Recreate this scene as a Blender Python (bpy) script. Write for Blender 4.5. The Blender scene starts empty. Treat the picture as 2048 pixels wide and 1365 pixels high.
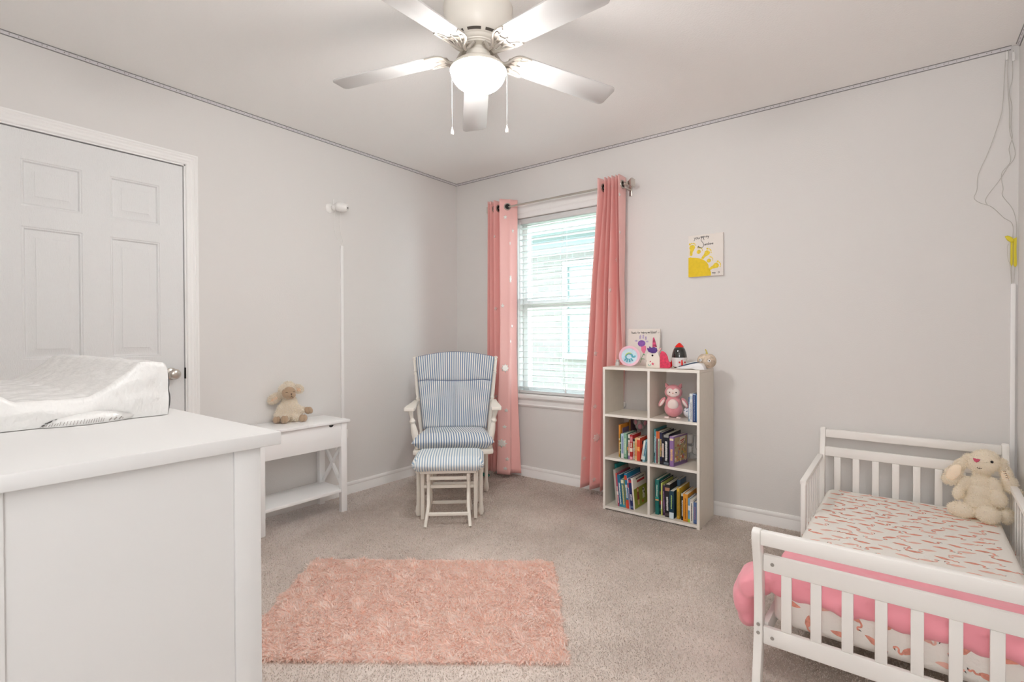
import bpy, bmesh, math, random
import numpy as np
from mathutils import Vector, Matrix, noise as mnoise
random.seed(7); RNG = np.random.default_rng(11)
SC = bpy.context.scene; COL = SC.collection
PI = math.pi

# ------------------------------------------------------------------ camera, world, lights, exposure
FPX, CY = 1019.384, 682.386                       # focal length and horizon row for a 2048x1365 frame
TH, ROLL, PIT = 0.6494, -0.0031, 0.0095
def camera():
    s, c = math.sin(TH), math.cos(TH)
    R = Vector((c, s, 0)); F = Vector((-s*math.cos(PIT), c*math.cos(PIT), -math.sin(PIT))); U = R.cross(F)
    ex = R*math.cos(ROLL) + U*math.sin(ROLL); ey = U*math.cos(ROLL) - R*math.sin(ROLL)
    cd = bpy.data.cameras.new('camera'); co = bpy.data.objects.new('camera', cd); COL.objects.link(co)
    cd.sensor_width = 36.0; cd.lens = 36.0*FPX/2048.0; cd.clip_start = 0.02
    m = Matrix((ex, ey, -F)).transposed().to_4x4(); m.translation = Vector((0, 0, 1.1105))
    co.matrix_world = m; SC.camera = co
camera()
SC.view_settings.view_transform = 'Standard'; SC.view_settings.look = 'None'
SC.view_settings.gamma = 1.0; SC.view_settings.use_curve_mapping = False
SC.view_settings.exposure = 1.40
SC.cycles.diffuse_bounces = 10; SC.cycles.max_bounces = 16; SC.cycles.sample_clamp_indirect = 6.0
SC.cycles.caustics_reflective = False; SC.cycles.caustics_refractive = False
W = bpy.data.worlds.new('overcast_sky'); SC.world = W; W.use_nodes = True
W.node_tree.nodes['Background'].inputs[0].default_value = (0.84, 0.93, 1.0, 1)
W.node_tree.nodes['Background'].inputs[1].default_value = SKY_STRENGTH = 5.0
GLOBE_EMIT = 41.0
def area(name, loc, direction, sx, sy, power, color, portal=False):
    ld = bpy.data.lights.new(name, 'AREA'); ld.shape = 'RECTANGLE'; ld.size = sx; ld.size_y = sy
    ld.energy = power; ld.color = color
    o = bpy.data.objects.new(name, ld); COL.objects.link(o); o.location = loc
    o.rotation_euler = Vector(direction).to_track_quat('-Z', 'Z').to_euler()
    if portal: ld.cycles.is_portal = True
    return o
area('window_portal', (-2.0, 3.44, 1.35), (0.0, -1, 0.0), 0.84, 1.38, 10, (1, 1, 1), portal=True)
area('ceiling_fill_light', (0.15, -0.30, 1.75), (-0.35, 0.62, 1.2), 0.6, 0.4, 7.2, (0.965, 0.98, 1.0))  # added fill behind the camera, aimed up to brighten the ceiling; no lamp stands here
area('rear_fill_light', (0.05, -0.55, 1.25), (-0.30, 1.0, -0.05), 0.7, 1.5, 4.6, (0.95, 0.975, 1.0))  # added soft fill behind the camera; the rear wall has no doorway

# ------------------------------------------------------------------ materials
def srgb(r, g, b):
    f = lambda v: (v/12.92 if v <= 0.04045 else ((v+0.055)/1.055)**2.4)
    return (f(r/255.0), f(g/255.0), f(b/255.0), 1.0)
MATS = {}
def mat(name, col, rough=0.5, metal=0.0, bump=None, var=None, spec=None, trans=0.0, emit=None, coat=0.0, sheen=0.0, alpha=None, sss=0.0):
    """bump=(scale, distance[, stretch xyz]); var=(scale, amount)"""
    if name in MATS: return MATS[name]
    m = bpy.data.materials.new(name); m.use_nodes = True; nt = m.node_tree; N, L = nt.nodes, nt.links
    b = N['Principled BSDF']; MATS[name] = m
    if len(col) == 3: col = (*col, 1)
    b.inputs['Base Color'].default_value = col; b.inputs['Roughness'].default_value = rough
    b.inputs['Metallic'].default_value = metal
    if spec is not None: b.inputs['Specular IOR Level'].default_value = spec
    if trans: b.inputs['Transmission Weight'].default_value = trans
    if coat: b.inputs['Coat Weight'].default_value = coat
    if sheen: b.inputs['Sheen Weight'].default_value = sheen
    if alpha is not None: b.inputs['Alpha'].default_value = alpha
    if sss: b.inputs['Subsurface Weight'].default_value = sss; b.inputs['Subsurface Radius'].default_value = (0.02, 0.01, 0.006)
    if emit: b.inputs['Emission Color'].default_value = (*emit[0], 1); b.inputs['Emission Strength'].default_value = emit[1]
    tc = N.new('ShaderNodeTexCoord')
    if bump:
        mp = N.new('ShaderNodeMapping'); L.new(tc.outputs['Object'], mp.inputs[0])
        if len(bump) > 2: mp.inputs['Scale'].default_value = bump[2]
        n = N.new('ShaderNodeTexNoise'); n.inputs['Scale'].default_value = bump[0]; n.inputs['Detail'].default_value = 3
        L.new(mp.outputs[0], n.inputs['Vector'])
        bn = N.new('ShaderNodeBump'); bn.inputs['Strength'].default_value = 1.0; bn.inputs['Distance'].default_value = bump[1]
        L.new(n.outputs[0], bn.inputs['Height']); L.new(bn.outputs[0], b.inputs['Normal'])
    if var:
        n = N.new('ShaderNodeTexNoise'); n.inputs['Scale'].default_value = var[0]; n.inputs['Detail'].default_value = 4
        L.new(tc.outputs['Object'], n.inputs['Vector'])
        mx = N.new('ShaderNodeMix'); mx.data_type = 'RGBA'
        a = var[1]
        mx.inputs[6].default_value = tuple(max(0, c*(1-a)) for c in col[:3])+(1,)
        mx.inputs[7].default_value = tuple(min(1, c*(1+a)) for c in col[:3])+(1,)
        cr = N.new('ShaderNodeMapRange'); cr.inputs[1].default_value = 0.3; cr.inputs[2].default_value = 0.7
        L.new(n.outputs[0], cr.inputs[0]); L.new(cr.outputs[0], mx.inputs[0]); L.new(mx.outputs[2], b.inputs['Base Color'])
    return m

def stripe_mat(name, ca, cb, period, frac):
    """woven stripes that follow the U coordinate (metres) of the cushion"""
    m = bpy.data.materials.new(name); m.use_nodes = True; nt = m.node_tree; N, L = nt.nodes, nt.links
    b = N['Principled BSDF']; b.inputs['Roughness'].default_value = 0.85; b.inputs['Sheen Weight'].default_value = 0.2
    uv = N.new('ShaderNodeUVMap'); sx = N.new('ShaderNodeSeparateXYZ'); L.new(uv.outputs[0], sx.inputs[0])
    dv = N.new('ShaderNodeMath'); dv.operation = 'DIVIDE'; dv.inputs[1].default_value = period; L.new(sx.outputs[0], dv.inputs[0])
    fr = N.new('ShaderNodeMath'); fr.operation = 'FRACT'; L.new(dv.outputs[0], fr.inputs[0])
    sm = N.new('ShaderNodeMapRange'); sm.interpolation_type = 'SMOOTHSTEP'
    pp = N.new('ShaderNodeMath'); pp.operation = 'PINGPONG'; pp.inputs[1].default_value = 0.5; L.new(fr.outputs[0], pp.inputs[0])
    sm.inputs[1].default_value = frac-0.05; sm.inputs[2].default_value = frac+0.05; L.new(pp.outputs[0], sm.inputs[0])
    mx = N.new('ShaderNodeMix'); mx.data_type = 'RGBA'; mx.inputs[6].default_value = ca; mx.inputs[7].default_value = cb
    L.new(sm.outputs[0], mx.inputs[0]); L.new(mx.outputs[2], b.inputs['Base Color'])
    tc = N.new('ShaderNodeTexCoord'); n = N.new('ShaderNodeTexNoise'); n.inputs['Scale'].default_value = 14
    L.new(tc.outputs['Object'], n.inputs['Vector'])
    bn = N.new('ShaderNodeBump'); bn.inputs['Distance'].default_value = 0.004; bn.inputs['Strength'].default_value = 0.7
    L.new(n.outputs[0], bn.inputs['Height']); L.new(bn.outputs[0], b.inputs['Normal'])
    MATS[name] = m
    return m

M_wall = mat('wall_paint', (0.735, 0.720, 0.704), 0.9, bump=(170, 0.0006))
M_ceil = mat('ceiling_paint', (0.90, 0.89, 0.875), 0.95, bump=(120, 0.0012))
M_trim = mat('trim_paint', (0.88, 0.875, 0.865), 0.4)
M_door = mat('door_paint', (0.79, 0.795, 0.795), 0.42, bump=(60, 0.0016, (1, 9, 1.2)))
M_white = mat('white_paint', (0.88, 0.87, 0.86), 0.38)
M_cream = mat('cream_paint', (0.86, 0.82, 0.75), 0.4)
M_bedw = mat('bed_paint', (0.88, 0.865, 0.835), 0.35)
M_fanw = mat('fan_enamel', (0.84, 0.80, 0.73), 0.35)
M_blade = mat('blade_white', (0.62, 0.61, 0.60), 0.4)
M_nick = mat('brushed_nickel', (0.62, 0.58, 0.53), 0.28, 1.0)
M_steel = mat('steel', (0.6, 0.6, 0.6), 0.35, 1.0)
M_dark = mat('dark_gap', (0.02, 0.018, 0.016), 0.8)
M_black = mat('black', (0.01, 0.01, 0.01), 0.4)
M_lam = mat('laminate', (0.68, 0.63, 0.555), 0.5, var=(30, 0.02))
M_lamedge = mat('laminate_edge', (0.86, 0.82, 0.76), 0.5)
M_plast = mat('white_plastic', (0.85, 0.84, 0.82), 0.35)

def fibre(m, k=0.45):
    """thin fibres let part of the light through"""
    nt = m.node_tree; N, L = nt.nodes, nt.links; b = N['Principled BSDF']; out = N['Material Output']
    t = N.new('ShaderNodeBsdfTranslucent'); mx = N.new('ShaderNodeMixShader'); mx.inputs[0].default_value = k
    src = b.inputs['Base Color']
    if src.is_linked: L.new(src.links[0].from_socket, t.inputs[0])
    else: t.inputs[0].default_value = src.default_value
    L.new(b.outputs[0], mx.inputs[1]); L.new(t.outputs[0], mx.inputs[2]); L.new(mx.outputs[0], out.inputs[0]); return m

# ------------------------------------------------------------------ mesh helpers
def new(): return bmesh.new()
def merge(bm, t, mi=0, M=None):
    if M is not None: t.transform(M)
    for f in t.faces: f.material_index = mi
    me = bpy.data.meshes.new('tmp'); t.to_mesh(me); t.free(); bm.from_mesh(me); bpy.data.meshes.remove(me)
def box(bm, x0, x1, y0, y1, z0, z1, r=0.0, mi=0, M=None, seg=2):
    t = new(); bmesh.ops.create_cube(t, size=1.0)
    t.transform(Matrix.Translation(((x0+x1)/2, (y0+y1)/2, (z0+z1)/2)) @ Matrix.Diagonal((abs(x1-x0), abs(y1-y0), abs(z1-z0), 1)))
    if r > 0:
        r = min(r, 0.49*min(abs(x1-x0), abs(y1-y0), abs(z1-z0)))
        bmesh.ops.bevel(t, geom=t.edges[:], offset=r, segments=seg, profile=0.5, affect='EDGES', clamp_overlap=True)
    merge(bm, t, mi, M)
def beam(bm, p0, p1, w, d, r=0.0, mi=0, up=(0, 0, 1)):
    """rectangular bar from p0 to p1; w across, d along 'up'"""
    p0, p1 = Vector(p0), Vector(p1); a = p1-p0; L = a.length; a.normalize()
    u = Vector(up)-a*Vector(up).dot(a); u.normalize(); s = u.cross(a)
    M = Matrix((s, u, a)).transposed().to_4x4(); M.translation = p0
    box(bm, -w/2, w/2, -d/2, d/2, 0, L, r, mi, M)
def lathe(bm, prof, n=24, M=None, mi=0, cap=True):
    t = new(); rings = []
    for (r, z) in prof:
        if r < 1e-6: rings.append([t.verts.new((0, 0, z))])
        else: rings.append([t.verts.new((r*math.cos(2*PI*k/n), r*math.sin(2*PI*k/n), z)) for k in range(n)])
    for a, b in zip(rings, rings[1:]):
        for k in range(n):
            k2 = (k+1) % n
            if len(a) == 1 and len(b) == 1: continue
            if len(a) == 1: t.faces.new((a[0], b[k2], b[k]))
            elif len(b) == 1: t.faces.new((a[k], a[k2], b[0]))
            else: t.faces.new((a[k], a[k2], b[k2], b[k]))
    if cap:
        for rg in (rings[0], rings[-1]):
            if len(rg) > 2: t.faces.new(rg)
    bmesh.ops.recalc_face_normals(t, faces=t.faces[:])
    merge(bm, t, mi, M)
def axis(p0, p1):
    p0, p1 = Vector(p0), Vector(p1); q = (p1-p0).to_track_quat('Z', 'Y')
    return Matrix.Translation(p0) @ q.to_matrix().to_4x4()
def cyl(bm, p0, p1, r0, r1=None, n=16, mi=0):
    r1 = r0 if r1 is None else r1
    lathe(bm, [(r0, 0), (r1, (Vector(p1)-Vector(p0)).length)], n, axis(p0, p1), mi)
def turned(bm, p0, p1, prof, n=14, mi=0):
    """prof: list of (fraction along, radius)"""
    L = (Vector(p1)-Vector(p0)).length
    lathe(bm, [(r, f*L) for f, r in prof], n, axis(p0, p1), mi)
def ball(bm, c, r, mi=0, rot=None, n=2):
    if not hasattr(r, '__len__'): r = (r, r, r)
    t = new(); bmesh.ops.create_icosphere(t, subdivisions=n+1, radius=1.0)
    M = Matrix.Translation(c) @ (rot.to_4x4() if rot is not None else Matrix.Identity(4)) @ Matrix.Diagonal((*r, 1))
    merge(bm, t, mi, M)
def tube(bm, pts, r, n=8, mi=0, cap=True, flat=None):
    pts = [Vector(p) for p in pts]; m = len(pts); rs = r if hasattr(r, '__len__') else [r]*m
    t = new(); rings = []; prev = None
    for i, p in enumerate(pts):
        d = (pts[min(i+1, m-1)]-pts[max(i-1, 0)]); 
        if d.length < 1e-9: d = Vector((0, 0, 1))
        d.normalize()
        if prev is None:
            ref = Vector((0, 0, 1)) if abs(d.z) < 0.9 else Vector((1, 0, 0)); u = (ref-d*ref.dot(d)).normalized()
        else: u = (prev-d*prev.dot(d)).normalized()
        prev = u; v = d.cross(u)
        ring = []
        for k in range(n):
            a = 2*PI*k/n; q = u*math.cos(a)*rs[i]+v*math.sin(a)*rs[i]
            ring.append(t.verts.new(p+q))
        rings.append(ring)
    for a, b in zip(rings, rings[1:]):
        for k in range(n): t.faces.new((a[k], a[(k+1) % n], b[(k+1) % n], b[k]))
    if cap: t.faces.new(rings[0]); t.faces.new(rings[-1])
    bmesh.ops.recalc_face_normals(t, faces=t.faces[:])
    merge(bm, t, mi)
def spline(pts, k=8):
    P = [Vector(p) for p in pts]; out = []
    for i in range(len(P)-1):
        a, b, c, d = P[max(i-1, 0)], P[i], P[i+1], P[min(i+2, len(P)-1)]
        for j in range(k):
            t = j/k
            out.append(0.5*((2*b)+(c-a)*t+(2*a-5*b+4*c-d)*t*t+(3*b-a-3*c+d)*t**3))
    out.append(P[-1]); return out
def prism(bm, outline, h0, h1, M=None, mi=0, r=0.0):
    """polygon outline (x,y) extruded from z=h0 to h1"""
    t = new(); a = [t.verts.new((x, y, h0)) for x, y in outline]; f = t.faces.new(a)
    e = bmesh.ops.extrude_face_region(t, geom=[f]); vs = [v for v in e['geom'] if isinstance(v, bmesh.types.BMVert)]
    bmesh.ops.translate(t, verts=vs, vec=(0, 0, h1-h0)); bmesh.ops.recalc_face_normals(t, faces=t.faces[:])
    if r > 0:
        cf = [e for e in t.edges if abs(e.verts[0].co.z-e.verts[1].co.z) < 1e-9]
        bmesh.ops.bevel(t, geom=cf, offset=r, segments=2, profile=0.5, affect='EDGES', clamp_overlap=True)
    merge(bm, t, mi, M)
def frame(o, ex, ey, ez):
    M = Matrix((Vector(ex), Vector(ey), Vector(ez))).transposed().to_4x4(); M.translation = Vector(o); return M

def finish(me, mats, sharp=38):
    for m in mats: me.materials.append(m)
    if len(me.polygons):
        me.polygons.foreach_set('use_smooth', [True]*len(me.polygons))
        if sharp < 180: me.set_sharp_from_angle(angle=math.radians(sharp))
    me.update()
def obj(name, bm, mats, parent=None, local=False, sharp=38):
    if not isinstance(mats, (list, tuple)): mats = [mats]
    me = bpy.data.meshes.new(name); bm.to_mesh(me); bm.free()
    finish(me, mats, sharp)
    return link(name, me, parent, local)
def wmat(o):
    M = Matrix.LocRotScale(o.location, o.rotation_euler, o.scale)
    return wmat(o.parent) @ M if o.parent else M
def link(name, me, parent=None, local=False):
    o = bpy.data.objects.new(name, me); COL.objects.link(o)
    if parent is not None:
        if not local: me.transform(wmat(parent).inverted())
        o.parent = parent
    return o
def tag(o, label, cat, group=None, kind=None):
    if label: o['label'] = label
    if cat: o['category'] = cat
    if group: o['group'] = group
    if kind: o['kind'] = kind
    return o
def thing(name, label, cat, loc=(0, 0, 0), rotz=0.0, group=None):
    o = bpy.data.objects.new(name, None); COL.objects.link(o); o.empty_display_size = 0.05
    o.location = loc; o.rotation_euler = (0, 0, rotz)
    return tag(o, label, cat, group)
def rebase(o, loc):
    """put the origin of a top-level mesh at its base"""
    o.data.transform(Matrix.Translation(-Vector(loc))); o.location = loc; return o
def struct(name, bm, mats, parent=None, sharp=38):
    o = obj(name, bm, mats, parent, sharp=sharp); o['kind'] = 'structure'; return o
def poly_uv(me, fn):
    """uv per loop from vertex coordinates and face normal"""
    uv = me.uv_layers.new(name='UVMap')
    for p in me.polygons:
        for li in p.loop_indices:
            uv.data[li].uv = fn(me.vertices[me.loops[li].vertex_index].co, p.normal)

# one continuous soft body grown from overlapping ellipsoids
def blob(name, ells, voxel, smooth=8):
    t = new()
    for e in ells:
        c, r = e[0], e[1]; rot = e[2] if len(e) > 2 else None
        ball(t, c, r, rot=rot, n=2)
    me = bpy.data.meshes.new('tmpblob'); t.to_mesh(me); t.free()
    o = bpy.data.objects.new('tmpblob', me); COL.objects.link(o)
    m = o.modifiers.new('r', 'REMESH'); m.mode = 'VOXEL'; m.voxel_size = voxel
    s = o.modifiers.new('s', 'SMOOTH'); s.iterations = smooth; s.factor = 0.5
    dg = bpy.context.evaluated_depsgraph_get(); dg.update()
    out = bpy.data.meshes.new_from_object(o.evaluated_get(dg)); out.name = name
    bpy.data.objects.remove(o); bpy.data.meshes.remove(me)
    return out
def sample_surface(me, n, flt=None):
    me.calc_loop_triangles(); nt = len(me.loop_triangles)
    tv = np.empty(nt*3, np.int32); me.loop_triangles.foreach_get('vertices', tv); tv = tv.reshape(-1, 3)
    co = np.empty(len(me.vertices)*3, np.float32); me.vertices.foreach_get('co', co); co = co.reshape(-1, 3)
    A, B, C = co[tv[:, 0]], co[tv[:, 1]], co[tv[:, 2]]; cr = np.cross(B-A, C-A); ar = np.linalg.norm(cr, axis=1)
    nr = cr/np.maximum(ar[:, None], 1e-12)
    if flt is not None: ar = ar*flt((A+B+C)/3, nr)
    idx = RNG.choice(nt, n, p=ar/ar.sum()); u, v = RNG.random(n), RNG.random(n); k = u+v > 1; u[k], v[k] = 1-u[k], 1-v[k]
    return A[idx]*(1-u-v)[:, None]+B[idx]*u[:, None]+C[idx]*v[:, None], nr[idx]
def add_fur(me, P, Nn, length, width, lean, mats_n, curl=0.0, down=0.0, jitter=0.5, up=None):
    """short tapering fibres standing on the points P, appended to mesh me; material slots chosen at random from mats_n"""
    n = len(P); L = length*(1-jitter+jitter*2*RNG.random(n))[:, None]
    rd = RNG.normal(size=(n, 3)); d1 = Nn+lean*rd; d1[:, 2] -= down; d1 /= np.linalg.norm(d1, axis=1)[:, None]
    rd2 = RNG.normal(size=(n, 3)); d2 = d1+(lean*0.8+curl)*rd2; d2[:, 2] -= down; d2 /= np.linalg.norm(d2, axis=1)[:, None]
    sd = np.cross(d1, (Nn if up is None else up))+0.22*RNG.normal(size=(n, 3)); sd -= d1*(sd*d1).sum(1)[:, None]; sd /= np.linalg.norm(sd, axis=1)[:, None]; sd *= width/2
    V = np.stack([P-sd, P+sd, P+d1*L*0.55+sd*0.75, P+d1*L*0.55-sd*0.75, P+d1*L*0.55+d2*L*0.45], 1).reshape(-1, 3)
    b = (np.arange(n)*5)[:, None]
    Q = b+np.array([[0, 1, 2, 3]]); T = b+np.array([[3, 2, 4]])
    nv0, nl0, np0 = len(me.vertices), len(me.loops), len(me.polygons)
    old_co = np.empty(nv0*3, np.float32); me.vertices.foreach_get('co', old_co)
    lv = np.empty(nl0, np.int32); me.loops.foreach_get('vertex_index', lv)
    ls = np.empty(np0, np.int32); me.polygons.foreach_get('loop_start', ls)
    mi = np.empty(np0, np.int32); me.polygons.foreach_get('material_index', mi)
    me2 = bpy.data.meshes.new(me.name)
    co = np.concatenate([old_co, V.astype(np.float32).ravel()])
    loops = np.concatenate([lv, np.concatenate([Q, T], 1).ravel()+nv0]).astype(np.int32)
    st = (np.arange(n)*7)[:, None]+np.array([[0, 4]])+nl0
    starts = np.concatenate([ls, st.ravel()]).astype(np.int32)
    mm = RNG.choice(np.array(mats_n), n).astype(np.int32)
    mi = np.concatenate([mi, np.repeat(mm, 2)]).astype(np.int32)
    me2.vertices.add(len(co)//3); me2.vertices.foreach_set('co', co)
    me2.loops.add(len(loops)); me2.loops.foreach_set('vertex_index', loops)
    me2.polygons.add(len(starts)); me2.polygons.foreach_set('loop_start', starts)
    me2.polygons.foreach_set('material_index', mi)
    me2.update(calc_edges=True); me2.validate()
    return me2
# ------------------------------------------------------------------ the room
XL, XR, YB, YR, H = -3.0923, 0.435, 3.2757, -0.62, 2.44
DY0, DY1, DZ = 0.374, 1.133, 2.04                 # door opening in the left wall
WX0, WX1, WZ0, WZ1 = -2.43, -1.57, 0.655, 2.045   # window opening in the far wall
def wall_hole(name, plane, a0, a1, z0, z1, ha0, ha1, hz0, hz1, t0, t1):
    bm = new()
    segs = [(a0, ha0, z0, z1), (ha1, a1, z0, z1), (ha0, ha1, hz1, z1)]
    if hz0 > z0: segs.append((ha0, ha1, z0, hz0))
    for (p, q, r, s) in segs:
        if plane == 'x': box(bm, t0, t1, p, q, r, s)
        else: box(bm, p, q, t0, t1, r, s)
    bmesh.ops.remove_doubles(bm, verts=bm.verts[:], dist=1e-5)
    return struct(name, bm, M_wall)
wall_hole('wall_left', 'x', YR-0.1, YB+0.14, 0, H, DY0-0.012, DY1+0.012, 0, DZ+0.012, XL-0.12, XL)
wall_hole('wall_window', 'y', XL, XR+0.12, 0, H, WX0, WX1, WZ0, WZ1, YB, YB+0.14)
bm = new(); box(bm, XR, XR+0.12, YR-0.1, YB, 0, H); struct('wall_right', bm, M_wall)
bm = new(); box(bm, XL, XR, YR-0.1, YR, 0, H); struct('wall_rear', bm, M_wall)
bm = new(); box(bm, XL-0.12, XR+0.12, YR-0.1, YB+0.14, H, H+0.1); struct('ceiling', bm, M_ceil)

# carpet: base slab plus cut pile
def carpet_mat(name, base, tone, patch):
    m = bpy.data.materials.new(name); m.use_nodes = True; nt = m.node_tree; N, L = nt.nodes, nt.links
    b = N['Principled BSDF']; b.inputs['Roughness'].default_value = 1.0; b.inputs['Specular IOR Level'].default_value = 0.1
    tc = N.new('ShaderNodeTexCoord')
    n1 = N.new('ShaderNodeTexNoise'); n1.inputs['Scale'].default_value = 2.2; n1.inputs['Detail'].default_value = 5
    n2 = N.new('ShaderNodeTexNoise'); n2.inputs['Scale'].default_value = 260; n2.inputs['Detail'].default_value = 2
    for n in (n1, n2): L.new(tc.outputs['Object'], n.inputs['Vector'])
    m1 = N.new('ShaderNodeMapRange'); m1.inputs[1].default_value = 0.35; m1.inputs[2].default_value = 0.65; L.new(n1.outputs[0], m1.inputs[0])
    m2 = N.new('ShaderNodeMapRange'); m2.inputs[1].default_value = 0.3; m2.inputs[2].default_value = 0.7; L.new(n2.outputs[0], m2.inputs[0])
    a = N.new('ShaderNodeMix'); a.data_type = 'RGBA'; a.inputs[6].default_value = base; a.inputs[7].default_value = patch; L.new(m1.outputs[0], a.inputs[0])
    c = N.new('ShaderNodeMix'); c.data_type = 'RGBA'; c.blend_type = 'MULTIPLY'; c.inputs[0].default_value = 1.0
    r = N.new('ShaderNodeMix'); r.data_type = 'RGBA'; r.inputs[6].default_value = (tone, tone, tone, 1); r.inputs[7].default_value = (1, 1, 1, 1)
    L.new(m2.outputs[0], r.inputs[0]); L.new(a.outputs[2], c.inputs[6]); L.new(r.outputs[2], c.inputs[7])
    L.new(c.outputs[2], b.inputs['Base Color']); MATS[name] = m; return m
C1 = carpet_mat('carpet_taupe', (0.86, 0.77, 0.715, 1), 0.85, (0.69, 0.605, 0.55, 1))
C2 = carpet_mat('carpet_light', (0.94, 0.875, 0.825, 1), 0.88, (0.79, 0.72, 0.67, 1))
C3 = carpet_mat('carpet_dark', (0.74, 0.65, 0.58, 1), 0.8, (0.66, 0.57, 0.51, 1))
C2 = fibre(C2, 0.4); C3 = fibre(C3, 0.4)
bm = new(); box(bm, XL, XR, YR, YB, -0.05, 0.0)
me = bpy.data.meshes.new('floor'); bm.to_mesh(me); bm.free()
def seen(P, nr):
    # only the part of the carpet in front of the dresser side, denser near the viewer
    x, y = P[:, 0], P[:, 1]
    return (nr[:, 2] > 0.5).astype(float)
n = 560000
P = np.zeros((n, 3)); 
D = 1.5+3.0*RNG.random(n)**0.85*1.0; A = RNG.uniform(math.radians(-32), math.radians(46), n)
P[:, 0] = -math.sin(TH)*D+np.tan(A)*D*math.cos(TH); P[:, 1] = math.cos(TH)*D+np.tan(A)*D*math.sin(TH)
k = (P[:, 0] > XL+0.015) & (P[:, 0] < XR-0.015) & (P[:, 1] > 0.4) & (P[:, 1] < YB-0.015); P = P[k]
Nn = np.zeros_like(P); Nn[:, 2] = 1
me = add_fur(me, P, Nn, 0.0065, 0.0030, 1.0, (1, 1, 1, 2), jitter=0.35)
finish(me, [C1, C2, C3], sharp=180); fl = link('floor', me); fl['kind'] = 'structure'

# baseboards
BP = [(0, 0), (0.013, 0), (0.013, 0.040), (0.0105, 0.046), (0.0105, 0.052), (0.0085, 0.057), (0.0095, 0.060), (0.0115, 0.066), (0.010, 0.076), (0.006, 0.083), (0, 0.083)]
def baseboard(name, p0, p1, inward):
    p0, p1, n = Vector(p0), Vector(p1), Vector(inward); L = (p1-p0).length; d = (p1-p0).normalized()
    bm = new(); prism(bm, BP, 0, L, frame(p0, n, (0, 0, 1), d)); struct(name, bm, M_trim, sharp=30)
baseboard('baseboard_left', (XL, 1.205, 0), (XL, YB, 0), (1, 0, 0))
baseboard('baseboard_window', (XL, YB, 0), (XR, YB, 0), (0, -1, 0))
baseboard('baseboard_right', (XR, YB, 0), (XR, YR, 0), (-1, 0, 0))
baseboard('baseboard_rear', (XR, YR, 0), (XL, YR, 0), (0, 1, 0))

# ---- door
d = thing('door_1', None, None, (XL-0.02, (DY0+DY1)/2, 0)); d['kind'] = 'structure'
bm = new()
xf = XL-0.008
ys = [DY0+0.002, 0.487, 0.702, 0.808, 1.021, DY1-0.003]; zs = [0.012, 0.215, 0.80, 1.010, 1.609, 1.699, 1.908, DZ-0.004]
def quad(t, pts): t.faces.new([t.verts.new(p) for p in pts])
t = new()
for i in range(5):
    for j in range(7):
        y0, y1, z0, z1 = ys[i], ys[i+1], zs[j], zs[j+1]
        if i in (1, 3) and j in (1, 3, 5):
            prev = None
            for ins, dp in ((0, 0), (0.004, -0.003), (0.009, -0.003), (0.014, -0.0115), (0.020, -0.0115), (0.048, -0.003), (0.049, -0.0015)):
                ring = [t.verts.new((xf+dp, a, b)) for a, b in ((y0+ins, z0+ins), (y1-ins, z0+ins), (y1-ins, z1-ins), (y0+ins, z1-ins))]
                if prev:
                    for k in range(4): t.faces.new((prev[k], prev[(k+1) % 4], ring[(k+1) % 4], ring[k]))
                prev = ring
            t.faces.new(prev)
        else: quad(t, [(xf, y0, z0), (xf, y1, z0), (xf, y1, z1), (xf, y0, z1)])
bmesh.ops.remove_doubles(t, verts=t.verts[:], dist=1e-6)
box(t, xf-0.034, xf-0.012, DY0+0.002, DY1-0.003, 0.012, DZ-0.004)
for (a, b, c, e) in ((DY0+0.002, DY0+0.004, 0.012, DZ-0.004), (DY1-0.005, DY1-0.003, 0.012, DZ-0.004), (DY0+0.002, DY1-0.003, DZ-0.006, DZ-0.004)):
    box(t, xf-0.034, xf-0.0002, a, b, c, e)
merge(bm, t)
leaf = obj('door_leaf', bm, M_door, d, sharp=20)
bm = new()  # knob
kM = frame((xf, 1.066, 0.915), (0, 1, 0), (0, 0, 1), (1, 0, 0))
lathe(bm, [(0.0, 0), (0.032, 0), (0.032, 0.006), (0.028, 0.010), (0.013, 0.012), (0.011, 0.030), (0.018, 0.036), (0.026, 0.046), (0.0285, 0.056), (0.026, 0.066), (0.018, 0.073), (0.0, 0.075)], 28, kM)
obj('door_knob', bm, M_nick, leaf)
bm = new(); box(bm, XL-0.03, XL+0.002, DY1+0.0005, DY1+0.003, 0.885, 0.945, 0.0008); obj('strike_plate', bm, M_dark, d)
# jamb and casing
bm = new()
for (a, b) in ((DY0-0.012, DY0-0.001), (DY1+0.001, DY1+0.012)): box(bm, XL-0.12, XL+0.001, a, b, 0, DZ+0.012)
box(bm, XL-0.12, XL+0.001, DY0-0.012, DY1+0.012, DZ+0.001, DZ+0.012)
for (a, b) in ((DY0, DY0+0.012), (DY1-0.012, DY1)): box(bm, XL-0.12, xf-0.036, a, b, 0, DZ)
obj('door_jamb', bm, M_trim, d)
CP = [(0, 0), (0.057, 0), (0.057, 0.016), (0.050, 0.0175), (0.043, 0.013), (0.038, 0.0145), (0.030, 0.0105), (0.022, 0.0115), (0.014, 0.0085), (0.005, 0.0095), (0, 0.006)]
def casing(bm, inner, depth_dir, M_out=0.0):
    """mitred casing; inner = list of corner points (path), profile grows outward"""
    t = new(); rings = []
    for (p, o) in inner:
        p, o = Vector(p), Vector(o)
        rings.append([t.verts.new(p+o*w+Vector(depth_dir)*h) for w, h in CP])
    for a, b in zip(rings, rings[1:]):
        for k in range(len(CP)): t.faces.new((a[k], a[(k+1) % len(CP)], b[(k+1) % len(CP)], b[k]))
    t.faces.new(rings[0]); t.faces.new(rings[-1]); bmesh.ops.recalc_face_normals(t, faces=t.faces[:]); merge(bm, t)
bm = new(); g = 0.008
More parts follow.
